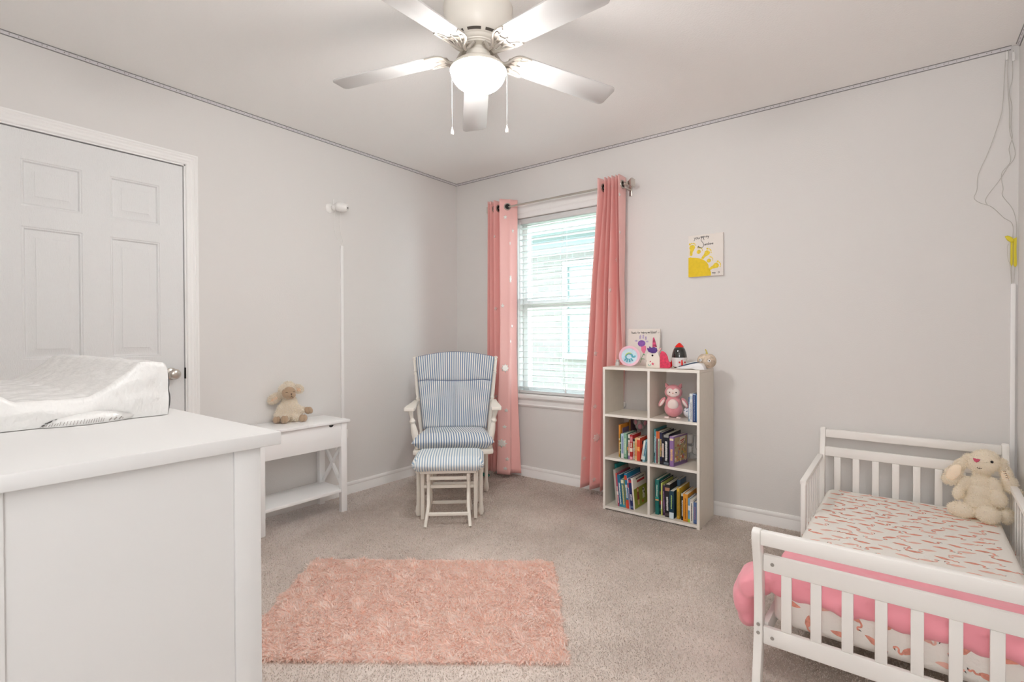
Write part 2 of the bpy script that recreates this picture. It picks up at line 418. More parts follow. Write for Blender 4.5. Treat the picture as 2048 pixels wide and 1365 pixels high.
casing(bm, [((XL, DY0-g, 0), (0, -1, 0)), ((XL, DY0-g, DZ+g), (0, -1, 1)), ((XL, DY1+g, DZ+g), (0, 1, 1)), ((XL, DY1+g, 0), (0, 1, 0))], (1, 0, 0))
obj('door_casing', bm, M_trim, d, sharp=20)
bm = new(); box(bm, XL-0.5, XL-0.125, DY0-0.3, DY1+0.3, -0.05, DZ+0.4); struct('wall_beyond_door', bm, M_wall)

# ---- window
w = thing('window_1', None, None, ((WX0+WX1)/2, YB+0.09, WZ0)); w['kind'] = 'structure'
yf0, yf1 = YB+0.075, YB+0.13
bm = new()
fx0, fx1 = WX0+0.001, WX1-0.001
box(bm, fx0, fx0+0.045, yf0, yf1, WZ0, WZ1, 0.003); box(bm, fx1-0.045, fx1, yf0, yf1, WZ0, WZ1, 0.003)
box(bm, fx0+0.045, fx1-0.045, yf0, yf1, WZ1-0.05, WZ1, 0.003); box(bm, fx0+0.045, fx1-0.045, yf0, yf1, WZ0, WZ0+0.05, 0.003)
obj('window_frame', bm, M_trim, w)
bm = new(); box(bm, fx0+0.046, fx1-0.046, yf0-0.004, yf1-0.01, 1.335, 1.395, 0.003); obj('check_rail', bm, M_trim, w)
M_glass = mat('window_glass', (0.96, 1.0, 0.99), 0.0, trans=1.0, spec=0.5)
nt = M_glass.node_tree; out = nt.nodes['Material Output']; pb = nt.nodes['Principled BSDF']
tr = nt.nodes.new('ShaderNodeBsdfTransparent'); tr.inputs[0].default_value = (0.93, 0.985, 0.975, 1)
gl = nt.nodes.new('ShaderNodeBsdfGlossy'); gl.inputs['Roughness'].default_value = 0.02
ms = nt.nodes.new('ShaderNodeMixShader'); ms.inputs[0].default_value = 0.05
nt.links.new(tr.outputs[0], ms.inputs[1]); nt.links.new(gl.outputs[0], ms.inputs[2]); nt.links.new(ms.outputs[0], out.inputs[0])
for (a, b) in ((WZ0+0.051, 1.334), (1.396, WZ1-0.051)):
    bm = new(); box(bm, fx0+0.046, fx1-0.046, YB+0.102, YB+0.106, a, b); obj('glass_pane', bm, M_glass, w)
bm = new()  # sill board and apron
box(bm, WX0-0.075, WX1+0.075, YB-0.034, YB-0.0005, WZ0-0.035, WZ0-0.002, 0.008, seg=3)
box(bm, WX0+0.002, WX1-0.002, YB-0.002, YB+0.074, WZ0-0.035, WZ0-0.002)
obj('window_sill', bm, M_trim, w)
bm = new(); prism(bm, [(0, 0), (0.010, 0), (0.016, 0.012), (0.011, 0.020), (0.011, 0.048), (0.018, 0.056), (0.018, 0.0615), (0, 0.0615)], 0, (WX1-WX0)+0.11, frame((WX0-0.055, YB, WZ0-0.0975), (0, -1, 0), (0, 0, 1), (1, 0, 0)))
obj('window_apron', bm, M_trim, w, sharp=20)
bm = new(); prism(bm, [(0, 0), (0.010, 0), (0.010, 0.030), (0.014, 0.036), (0.012, 0.044), (0.017, 0.060), (0.019, 0.075), (0.022, 0.088), (0.022, 0.105), (0, 0.105)], 0, (WX1-WX0)+0.02, frame((WX0-0.01, YB, WZ1+0.002), (0, -1, 0), (0, 0, 1), (1, 0, 0)))
obj('window_head_casing', bm, M_trim, w, sharp=20)

# ---- horizontal blind in the window recess
M_slat = mat('blind_slat', (0.70, 0.71, 0.71), 0.45)
b = thing('window_blind', 'white horizontal blind with wide open slats in the window', 'blind', ((WX0+WX1)/2, YB+0.04, WZ0))
sx0, sx1, sy = WX0+0.006, WX1-0.006, YB+0.036
bm = new(); box(bm, sx0, sx1, sy-0.026, sy+0.026, WZ1-0.045, WZ1-0.003, 0.003); obj('headrail', bm, M_slat, b)
z = WZ1-0.075; zz = []
while z > WZ0+0.045: zz.append(z); z -= 0.0468
for z in zz:
    bm = new(); t = new()
    prof = [(-0.025+0.05*k/6, 0.0016*math.cos(PI*(k/6-0.5))) for k in range(7)]
    outl = [(a, c) for a, c in prof]+[(a, c-0.0028) for a, c in reversed(prof)]
    ca, sa = math.cos(math.radians(-3)), math.sin(math.radians(-3))
    prism(bm, outl, 0, sx1-sx0, frame((sx0, sy, z), (0, ca, sa), (0, -sa, ca), (1, 0, 0)))
    obj('slat', bm, M_slat, b, sharp=30)
bm = new(); box(bm, sx0, sx1, sy-0.026, sy+0.026, WZ0+0.003, WZ0+0.024, 0.003); obj('bottom_rail', bm, M_slat, b)
M_cord = mat('blind_cord', (0.75, 0.76, 0.76), 0.8)
bm = new()
for x in (-2.33, -2.01, -1.69):
    for yy in (sy-0.0285, sy+0.0285): cyl(bm, (x, yy, WZ0+0.02), (x, yy, WZ1-0.04), 0.0009, n=6)
    cyl(bm, (x+0.012, sy-0.0285, WZ0+0.02), (x+0.012, sy-0.0285, WZ1-0.04), 0.0007, n=6)
obj('ladder_cords', bm, M_cord, b)
bm = new(); cyl(bm, (-2.405, sy-0.036, 1.02), (-2.405, sy-0.036, WZ1-0.03), 0.003, n=8); obj('tilt_wand', bm, M_cord, b)
bm = new(); tube(bm, spline([(-2.015, sy-0.034, WZ1-0.04), (-2.016, sy-0.035, 1.3), (-2.0, sy-0.036, 0.9), (-1.985, sy-0.037, 0.72)], 6), 0.0009, 6)
turned(bm, (-1.985, sy-0.037, 0.72), (-1.985, sy-0.037, 0.685), [(0, 0.003), (0.5, 0.006), (1, 0.007)], 10)
obj('pull_cord', bm, M_cord, b)

# ---- outside: the neighbouring house, a strip of lawn
def brick_mat():
    m = bpy.data.materials.new('pale_brick'); m.use_nodes = True; nt = m.node_tree; N, L = nt.nodes, nt.links
    b = N['Principled BSDF']; b.inputs['Roughness'].default_value = 0.9
    tc = N.new('ShaderNodeTexCoord'); mp = N.new('ShaderNodeMapping'); mp.inputs['Rotation'].default_value = (PI/2, 0, 0)
    L.new(tc.outputs['Object'], mp.inputs[0]); br = N.new('ShaderNodeTexBrick'); L.new(mp.outputs[0], br.inputs[0])
    br.inputs['Color1'].default_value = (0.155, 0.143, 0.126, 1); br.inputs['Color2'].default_value = (0.125, 0.115, 0.104, 1)
    br.inputs['Mortar'].default_value = (0.185, 0.185, 0.175, 1); br.inputs['Scale'].default_value = 1.0
    br.inputs['Brick Width'].default_value = 0.2; br.inputs['Row Height'].default_value = 0.075; br.inputs['Mortar Size'].default_value = 0.006
    L.new(br.outputs[0], b.inputs['Base Color']); return m
M_brick = brick_mat(); M_ext = mat('exterior_trim', (0.19, 0.22, 0.22), 0.6)
hs = thing('neighbour_house', 'pale brick house with white framed window seen through the blind', 'house', (-3.0, 6.3, -0.4))
bm = new(); box(bm, -9.0, 2.5, 6.3, 6.5, -0.4, 2.55); obj('brick_wall', bm, M_brick, hs)
bm = new(); box(bm, -9.4, 2.9, 5.75, 6.5, 2.5, 2.56, 0.01); box(bm, -9.4, 2.9, 5.72, 5.76, 2.48, 2.70, 0.01); box(bm, -9.0, 2.5, 6.26, 6.3, 2.3, 2.5)
obj('eave', bm, M_ext, hs)
bm = new(); prism(bm, [(5.70, 2.70), (9.0, 4.5), (9.0, 4.4), (6.0, 2.6)], -9.4, 2.9, frame((0, 0, 0), (0, 1, 0), (0, 0, 1), (1, 0, 0))); obj('roof', bm, mat('shingle', (0.11, 0.14, 0.14), 0.9, var=(6, 0.2)), hs)
bm = new()
wx0, wx1, wz0, wz1 = -3.84, -2.7, 0.78, 2.17
for (a, c, e, g2) in ((wx0, wx0+0.08, wz0, wz1), (wx1-0.08, wx1, wz0, wz1), (wx0+0.081, wx1-0.081, wz0, wz0+0.08), (wx0+0.081, wx1-0.081, wz1-0.08, wz1), (wx0+0.081, wx1-0.081, 1.42, 1.50)): box(bm, a, c, 6.24, 6.30, e, g2, 0.005)
fw = obj('window', bm, mat('exterior_window_white', (0.30, 0.31, 0.31), 0.5), hs)
bm = new(); box(bm, wx0+0.07, wx1-0.07, 6.28, 6.295, wz0+0.07, wz1-0.07); obj('pane', bm, mat('exterior_pane', (0.13, 0.175, 0.17), 0.15), fw)
bm = new(); box(bm, -12, 6, YB+0.14, 6.3, -0.5, -0.4); o = obj('lawn', bm, mat('lawn_grass', (0.48, 0.52, 0.40), 1.0, var=(20, 0.2)))
tag(o, 'strip of pale green lawn outside below the window', 'lawn', kind='stuff')

# ---- LED strip channels along the ceiling line
M_alu = mat('channel_aluminium', (0.30, 0.30, 0.30), 0.45, 0.5)
M_strip = mat('led_strip', (0.68, 0.665, 0.69), 0.6)
M_chip = mat('led_chip', (0.30, 0.28, 0.26), 0.5)
def channel(label, p0, p1, n, side_rail=False):
    p0, p1, n = Vector(p0), Vector(p1), Vector(n); L = (p1-p0).length; d = (p1-p0).normalized(); u = Vector((0, 0, -1))
    t = thing('led_channel', label, 'light strip', p0, 0, 'light strips along the ceiling line')
    bm = new(); M = frame(p0, n, u, d)
    prism(bm, [(0, 0), (0.0145, 0), (0.0145, 0.0015), (0.0125, 0.0030), (0.0015, 0.0015), (0.0030, 0.0150), (0.0015, 0.017), (0, 0.017)], 0, L, M)
    obj('channel', bm, M_alu, t, sharp=20)
    bm = new(); a = Vector((0.0118, 0.0038)); b2 = Vector((0.0038, 0.0138))
    prism(bm, [tuple(a), tuple(b2), (0.0025, 0.0125), (0.0105, 0.0025)], 0, L, M)
    k = 0.02; i = 0; dirv = (b2-a); nv = Vector((dirv.y, -dirv.x)).normalized(); nv = -nv if nv.x < 0 else nv
    while k < L-0.01:
        c = a+dirv*0.42; q = p0+d*k+n*(c.x+nv.x*0.0003)+u*(c.y+nv.y*0.0003)
        w2 = dirv.normalized()*0.0018; s = 0.0014
        Mx = frame(q, d, n*dirv.normalized().x+u*dirv.normalized().y, n*nv.x+u*nv.y)
        box(bm, -0.0016, 0.0016, -0.0020, 0.0020, -0.0002, 0.0008, mi=1, M=Mx)
        k += 0.0168 if i % 3 == 0 else 0.030; i += 1
    obj('light_strip', bm, [M_strip, M_chip], t, sharp=20)
    return t
channel('silver light strip channel above the door and left wall', (XL, YR+0.01, H), (XL, YB-0.001, H), (1, 0, 0))
channel('silver light strip channel above the window wall', (XL+0.017, YB, H), (XR-0.028, YB, H), (0, -1, 0))
channel('short visible silver strip channel at the right wall corner', (XR, YB-0.02, H), (XR, YR+0.01, H), (-1, 0, 0))
M_wire = mat('clear_wire', (0.52, 0.50, 0.46), 0.4)
yw = YB-0.004
w1 = [(0.392, yw-0.006, 2.424), (0.388, yw, 2.38), (0.385, yw, 2.29), (0.380, yw, 2.18), (0.372, yw, 2.12), (0.335, yw, 1.98), (0.297, yw, 1.87), (0.293, yw, 1.80), (0.283, yw, 1.762), (0.305, yw, 1.735), (0.345, yw, 1.71), (0.385, yw, 1.655), (0.415, yw, 1.62), (0.416, yw, 1.54), (0.412, yw, 1.43), (0.414, yw, 1.35)]
w2 = [(0.414, yw-0.006, 2.415), (0.412, yw, 2.37), (0.412, yw, 2.29), (0.402, yw, 2.23), (0.411, yw, 2.16), (0.408, yw, 2.07), (0.413, yw, 2.02), (0.402, yw, 1.97), (0.407, yw, 1.91), (0.378, yw, 1.86), (0.383, yw, 1.79), (0.382, yw, 1.755), (0.415, yw, 1.69), (0.428, yw, 1.62), (0.427, yw, 1.53), (0.424, yw, 1.42), (0.421, yw, 1.35)]
w3 = [(0.398, yw-0.006, 2.424), (0.396, yw, 2.30), (0.402, yw, 2.15), (0.404, yw, 2.05), (0.423, yw, 1.94), (0.395, yw, 1.88), (0.37, yw, 1.83), (0.325, yw, 1.755), (0.33, yw, 1.72)]
for pts, lab in ((w1, 'clear wire bulging far left below the ceiling corner strip'), (w2, 'clear wire hanging nearest the right wall corner'), (w3, 'thin clear wire looping between the other two corner wires')):
    bm = new(); tube(bm, spline(pts, 5), 0.0011, 6); t = obj('hanging_wire', bm, M_wire); tag(t, lab, 'wire', 'wires hanging in the right corner'); rebase(t, pts[-1])
for x, z, lab in ((0.392, 2.40, 'small white plug connector ending the window wall light strip'), (0.414, 2.39, 'small white plug connector closest to the right wall strip')):
    bm = new(); box(bm, x-0.0045, x+0.0045, yw-0.010, yw-0.001, z-0.022, z+0.018, 0.0015); t = obj('wire_connector', bm, M_plast); tag(t, lab, 'connector'); rebase(t, (x, yw, z-0.022))
# yellow flower shaped holder that the wires pass through
M_yel = mat('yellow_felt', (0.72, 0.60, 0.03), 0.6)
t = thing('cord_holder', 'yellow plastic flower clip holding wires above the right raceway', 'ornament', (0.417, YB-0.002, 1.42))
def leaf_shape(bm, pts, th=0.004, y=YB-0.008):
    prism(bm, pts, 0, th, frame((0, y, 0), (1, 0, 0), (0, 0, 1), (0, 1, 0)), r=0.001)
bm = new(); leaf_shape(bm, [(0.389, 1.566), (0.399, 1.569), (0.412, 1.561), (0.421, 1.546), (0.421, 1.534), (0.409, 1.537), (0.398, 1.547)]); obj('leaf', bm, M_yel, t)
bm = new(); leaf_shape(bm, [(0.409, 1.540), (0.416, 1.541), (0.4165, 1.50), (0.4165, 1.435), (0.412, 1.425), (0.408, 1.44)]); obj('leaf', bm, M_yel, t)
bm = new(); leaf_shape(bm, [(0.4175, 1.552), (0.4295, 1.558), (0.4285, 1.50), (0.4305, 1.43), (0.425, 1.42), (0.419, 1.43), (0.418, 1.50)]); obj('leaf', bm, M_yel, t)
bm = new(); tube(bm, spline([(0.412, yw-0.006, 1.34), (0.408, yw-0.006, 1.42), (0.399, yw-0.006, 1.47), (0.398, yw-0.006, 1.52), (0.404, yw-0.006, 1.53)], 5), 0.0008, 5); o = obj('wire_loop', bm, M_wire, t)
# cable raceways
bm = new(); box(bm, 0.409, 0.427, YB-0.012, YB, 0.085, 1.345, 0.003); o = obj('cable_raceway', bm, M_trim); tag(o, 'white cable raceway running down beside the right corner', 'cable cover', 'wall cable raceways'); rebase(o, (0.418, YB, 0.085))
bm = new(); box(bm, XL, XL+0.016, 2.099, 2.120, 0.475, 1.742, 0.004); o = obj('cable_raceway', bm, M_trim); tag(o, 'white cable raceway on the left wall below the camera', 'cable cover', 'wall cable raceways'); rebase(o, (XL, 2.11, 0.475))

# ---- baby monitor camera on the left wall
t = thing('wall_camera', 'small white monitor camera mounted high on the left wall', 'camera', (XL, 2.05, 1.96))
bm = new(); lathe(bm, [(0, 0), (0.034, 0), (0.034, 0.006), (0.027, 0.014), (0.018, 0.020), (0, 0.020)], 8, frame((XL, 2.022, 1.985), (0, 1, 0), (0, 0, 1), (1, 0, 0))); obj('wall_bracket', bm, M_plast, t)
bm = new(); cyl(bm, (XL+0.018, 2.026, 1.986), (XL+0.055, 2.055, 1.992), 0.012); ball(bm, (XL+0.032, 2.036, 1.988), 0.020); obj('swivel_arm', bm, M_plast, t)
ca = Vector((XL+0.038, 2.046, 1.998)); cb = Vector((XL+0.110, 2.090, 1.985))
bm = new(); lathe(bm, [(0, 0), (0.020, 0.001), (0.030, 0.010), (0.033, 0.025), (0.032, 0.055), (0.028, 0.072), (0.022, 0.0845), (0.0, 0.0845)], 24, axis(ca, cb)); obj('camera_body', bm, M_plast, t)
bm = new(); dd = (cb-ca).normalized(); fc = ca+dd*0.0847; Mx = axis(fc, fc+dd)
lathe(bm, [(0, 0), (0.006, 0), (0.006, 0.0015), (0, 0.002)], 14, Mx)
for k in range(8): a = 2*PI*k/8; lathe(bm, [(0, 0), (0.0016, 0), (0.0016, 0.001), (0, 0.001)], 8, Mx @ Matrix.Translation((0.014*math.cos(a), 0.014*math.sin(a), 0)))
obj('lens', bm, M_black, t)
bm = new(); cyl(bm, (XL+0.03, 2.035, 2.012), (XL+0.03, 2.035, 2.046), 0.003, n=8); cyl(bm, (XL+0.034, 2.04, 2.024), (XL+0.07, 2.085, 2.030), 0.002, n=8); obj('antenna', bm, M_plast, t)
bm = new(); tube(bm, spline([(XL+0.05, 2.068, 1.97), (XL+0.03, 2.085, 1.93), (XL+0.012, 2.092, 1.88), (XL+0.010, 2.108, 1.81), (XL+0.008, 2.120, 1.78), (XL+0.006, 2.112, 1.74)], 6), 0.0016, 6)
tube(bm, spline([(XL+0.04, 2.04, 1.97), (XL+0.012, 2.05, 1.90), (XL+0.008, 2.06, 1.82), (XL+0.006, 2.105, 1.745)], 6), 0.0010, 6)
obj('power_cord', bm, M_plast, t)

# ---- wall outlet behind the console
t = thing('wall_outlet', 'white wall outlet with plugged in charger beside the console', 'outlet', (XL, 2.09, 0.33))
bm = new(); box(bm, XL, XL+0.006, 2.052, 2.122, 0.325, 0.442, 0.002); obj('cover_plate', bm, M_plast, t)
bm = new(); box(bm, XL+0.006, XL+0.045, 2.062, 2.128, 0.405, 0.470, 0.004); cyl(bm, (XL+0.02, 2.11, 0.47), (XL+0.018, 2.135, 0.495), 0.003, n=8); cyl(bm, (XL+0.02, 2.09, 0.47), (XL+0.018, 2.10, 0.495), 0.003, n=8); obj('power_adapter', bm, M_plast, t)
bm = new(); box(bm, XL+0.0062, XL+0.008, 2.068, 2.106, 0.345, 0.385, 0.003); obj('socket', bm, mat('socket_grey', (0.7, 0.7, 0.69), 0.5), t)
# ------------------------------------------------------------------ ceiling fan
FX, FY = -1.366, 1.578
fan = thing('ceiling_fan', 'white five blade ceiling fan with lit frosted bowl light', 'ceiling fan', (FX, FY, H))
T = Matrix.Translation((FX, FY, 0))
bm = new()
lathe(bm, [(0, 2.4398), (0.139, 2.4398), (0.141, 2.436), (0.139, 2.425), (0.1375, 2.41), (0.136, 2.385), (0.131, 2.352), (0.121, 2.328), (0.110, 2.3125), (0.096, 2.300), (0.090, 2.2975), (0.086, 2.2925), (0.080, 2.2885), (0.076, 2.2875), (0.0745, 2.283), (0.069, 2.282), (0.066, 2.278), (0, 2.278)], 72, T)
house = obj('motor_housing', bm, M_fanw, fan, sharp=25)
bm = new()
for k in range(9):
    a0 = math.radians(40*k+7); t = new(); pts = []
    for j in range(7):
        a = a0+math.radians(30*j/6); pts.append((a, 0.1030, 2.3053))
    rows = []
    for a, r, z in pts: rows.append((t.verts.new(((r+0.0042)*math.cos(a), (r+0.0042)*math.sin(a), z+0.0028)), t.verts.new(((r-0.0038)*math.cos(a), (r-0.0038)*math.sin(a), z-0.0042))))
    for p, q in zip(rows, rows[1:]): t.faces.new((p[0], p[1], q[1], q[0]))
    merge(bm, t, 0, T)
obj('vent_slot', bm, mat('vent_dark', (0.10, 0.085, 0.07), 0.8), house)['kind'] = 'stuff'
PH = math.radians(132.8)
def blade_frame(k):
    a = PH+k*math.radians(72); dr = Vector((math.cos(a), math.sin(a), -0.105)).normalized()
    s = Vector((-math.sin(a), math.cos(a), 0)); pt = math.radians(-10)
    n = dr.cross(s); s2 = s*math.cos(pt)+n*math.sin(pt); n2 = dr.cross(s2)
    return frame((FX, FY, 2.268), dr, s2, n2)
for k in range(5):
    Mx = blade_frame(k); bm = new(); o2 = []
    for (r, hw) in ((0.165, 0.050), (0.172, 0.056), (0.30, 0.0585), (0.45, 0.061), (0.60, 0.063)): o2.append((r, hw))
    up = o2+[(0.618, 0.061), (0.628, 0.053), (0.633, 0.043)]
    outl = up+[(r, -h) for r, h in reversed(up)]
    prism(bm, outl, -0.003, 0.003, Mx, r=0.001)
    bl = obj('blade', bm, M_blade, fan)
    # scrolled iron
    bm = new(); q = lambda r, s, z: Mx @ Vector((r, s, z))
    c = 0.0125
    for sg in (-1, 1):
        P = [q(0.058, sg*0.016, 0.014), q(0.075, sg*0.015, -0.004), q(0.098, sg*0.013, -0.026), q(0.122, sg*0.020, -0.024), q(0.143, sg*0.040, -0.010), q(0.165, sg*0.052, -0.005), q(0.190, sg*0.056, -0.0045), q(0.215, sg*0.055, -0.004)]
        tube(bm, spline(P, 5), [0.0065]*16+[0.006]*10+[0.0045]*10, 8)
        P = [q(0.125, sg*0.020, -0.018), q(0.150, sg*0.020, -0.008), q(0.165, sg*0.030, -0.006), q(0.185, sg*0.034, -0.005), q(0.205, sg*0.045, -0.004)]
        tube(bm, spline(P, 5), 0.0032, 6)
        ball(bm, q(0.214, sg*0.054, -0.006), (0.004, 0.004, 0.003), n=1)
    P = [q(0.115, 0, -0.020), q(0.135, 0, -0.012), q(0.155, 0, -0.006), q(0.185, 0, -0.005)]
    tube(bm, spline(P, 5), [0.007]*5+[0.005]*6+[0.003]*5, 8)
    prism(bm, [(0.128, -0.024), (0.128, 0.024), (0.160, 0.048), (0.178, 0.046), (0.165, 0.020), (0.172, 0), (0.165, -0.020), (0.178, -0.046), (0.160, -0.048)], -0.0075, -0.0035, Mx, r=0.001)
    beam(bm, q(0.045, 0, 0.012), q(0.068, 0, 0.010), 0.040, 0.006, 0.002)
    obj('blade_iron', bm, mat('iron_cream', (0.46, 0.42, 0.37), 0.35), bl)
bm = new()
lathe(bm, [(0, 2.279), (0.034, 2.279), (0.034, 2.268), (0.030, 2.266), (0.030, 2.262), (0.046, 2.2615), (0.050, 2.256), (0.050, 2.236), (0.056, 2.229), (0.072, 2.224), (0.092, 2.214), (0.106, 2.203), (0.1145, 2.190), (0.1145, 2.186), (0.105, 2.186), (0.105, 2.195), (0, 2.195)], 60, T)
obj('light_fitter', bm, M_fanw, fan, sharp=25)
bm = new(); prof = [(0.104, 2.200)]
for j in range(0, 17):
    a = PI/2*j/16; prof.append((0.1125*math.cos(a)**0.9 if j < 16 else 0.0, 2.190-0.083*math.sin(a)))
lathe(bm, prof, 60, T)
M_globe = mat('lit_frosted_glass', (0.95, 0.93, 0.9), 0.4, emit=((1.0, 0.98, 0.96), GLOBE_EMIT))
obj('globe', bm, M_globe, fan, sharp=180)
M_crys = mat('pendant_ceramic', (0.92, 0.90, 0.88), 0.2)
for (x, y, zt, zb) in ((-1.455, 1.517, 2.18, 1.965), (-1.276, 1.652, 2.185, 1.972)):
    bm = new()
    ux, uy = (x-FX), (y-FY); L = math.hypot(ux, uy); 
    tube(bm, [(FX+ux*0.85, FY+uy*0.85, 2.205), (x, y, 2.203), (x, y, zt)], 0.0016, 6)
    z = zt
    cyl(bm, (x, y, zb), (x, y, zt), 0.0005, n=6)
    while z > zb: ball(bm, (x, y, z), 0.0009, n=0); z -= 0.0032
    pc = obj('pull_chain', bm, M_steel, fan)
    bm = new(); lathe(bm, [(0.0014, zb), (0.002, zb-0.004), (0.0055, zb-0.017), (0.0075, zb-0.024), (0.006, zb-0.031), (0, zb-0.034)], 16, Matrix.Translation((x, y, 0)))
    obj('pendant', bm, M_crys, pc)

# ------------------------------------------------------------------ curtain rod and curtains
YROD, ZROD = 3.182, 2.127
rod = thing('curtain_rod', 'brushed nickel curtain rod with square finials above the window', 'curtain rod', (-2.02, YB, 2.06))
bm = new(); cyl(bm, (-2.60, YROD, ZROD), (-1.60, YROD, ZROD), 0.0075); cyl(bm, (-2.0, YROD, ZROD), (-1.452, YROD, ZROD), 0.009); obj('rod', bm, M_nick, rod)
for x, s in ((-2.60, -1), (-1.452, 1)):
    bm = new(); lathe(bm, [(0.009, 0), (0.012, 0.002), (0.012, 0.010), (0.008, 0.013), (0, 0.013)], 20, frame((x, YROD, ZROD), (0, 1, 0), (0, 0, 1) if s > 0 else (0, 0, -1), (s, 0, 0)))
    x0 = x+s*0.013
    t = new(); a = 0.011; b2 = 0.026; L = 0.030
    va = [t.verts.new((x0, YROD+p*a, ZROD+q*a)) for p, q in ((-1, -1), (1, -1), (1, 1), (-1, 1))]
    vb = [t.verts.new((x0+s*L, YROD+p*b2, ZROD+q*b2)) for p, q in ((-1, -1), (1, -1), (1, 1), (-1, 1))]
    vc = [t.verts.new((x0+s*(L+0.008), YROD+p*b2, ZROD+q*b2)) for p, q in ((-1, -1), (1, -1), (1, 1), (-1, 1))]
    t.faces.new(va); t.faces.new(vc)
    for A, B in ((va, vb), (vb, vc)):
        for k in range(4): t.faces.new((A[k], A[(k+1) % 4], B[(k+1) % 4], B[k]))
    bmesh.ops.recalc_face_normals(t, faces=t.faces[:]); bmesh.ops.bevel(t, geom=t.edges[:], offset=0.0015, segments=1, affect='EDGES')
    merge(bm, t); obj('finial', bm, M_nick, rod)
for x in (-2.596, -1.462):
    bm = new(); box(bm, x-0.010, x+0.010, YB-0.006, YB, 2.065, 2.145, 0.002); box(bm, x-0.005, x+0.005, YROD, YB-0.004, 2.100, 2.112, 0.002)
    lathe(bm, [(0.0125, -0.006), (0.0125, 0.006), (0.0098, 0.006), (0.0098, -0.006)], 20, frame((x, YROD, ZROD), (0, 1, 0), (0, 0, 1), (1, 0, 0)), cap=False)
    cyl(bm, (x, YROD, 2.117), (x, YROD, 2.098), 0.004, n=10); obj('rod_bracket', bm, M_nick, rod)

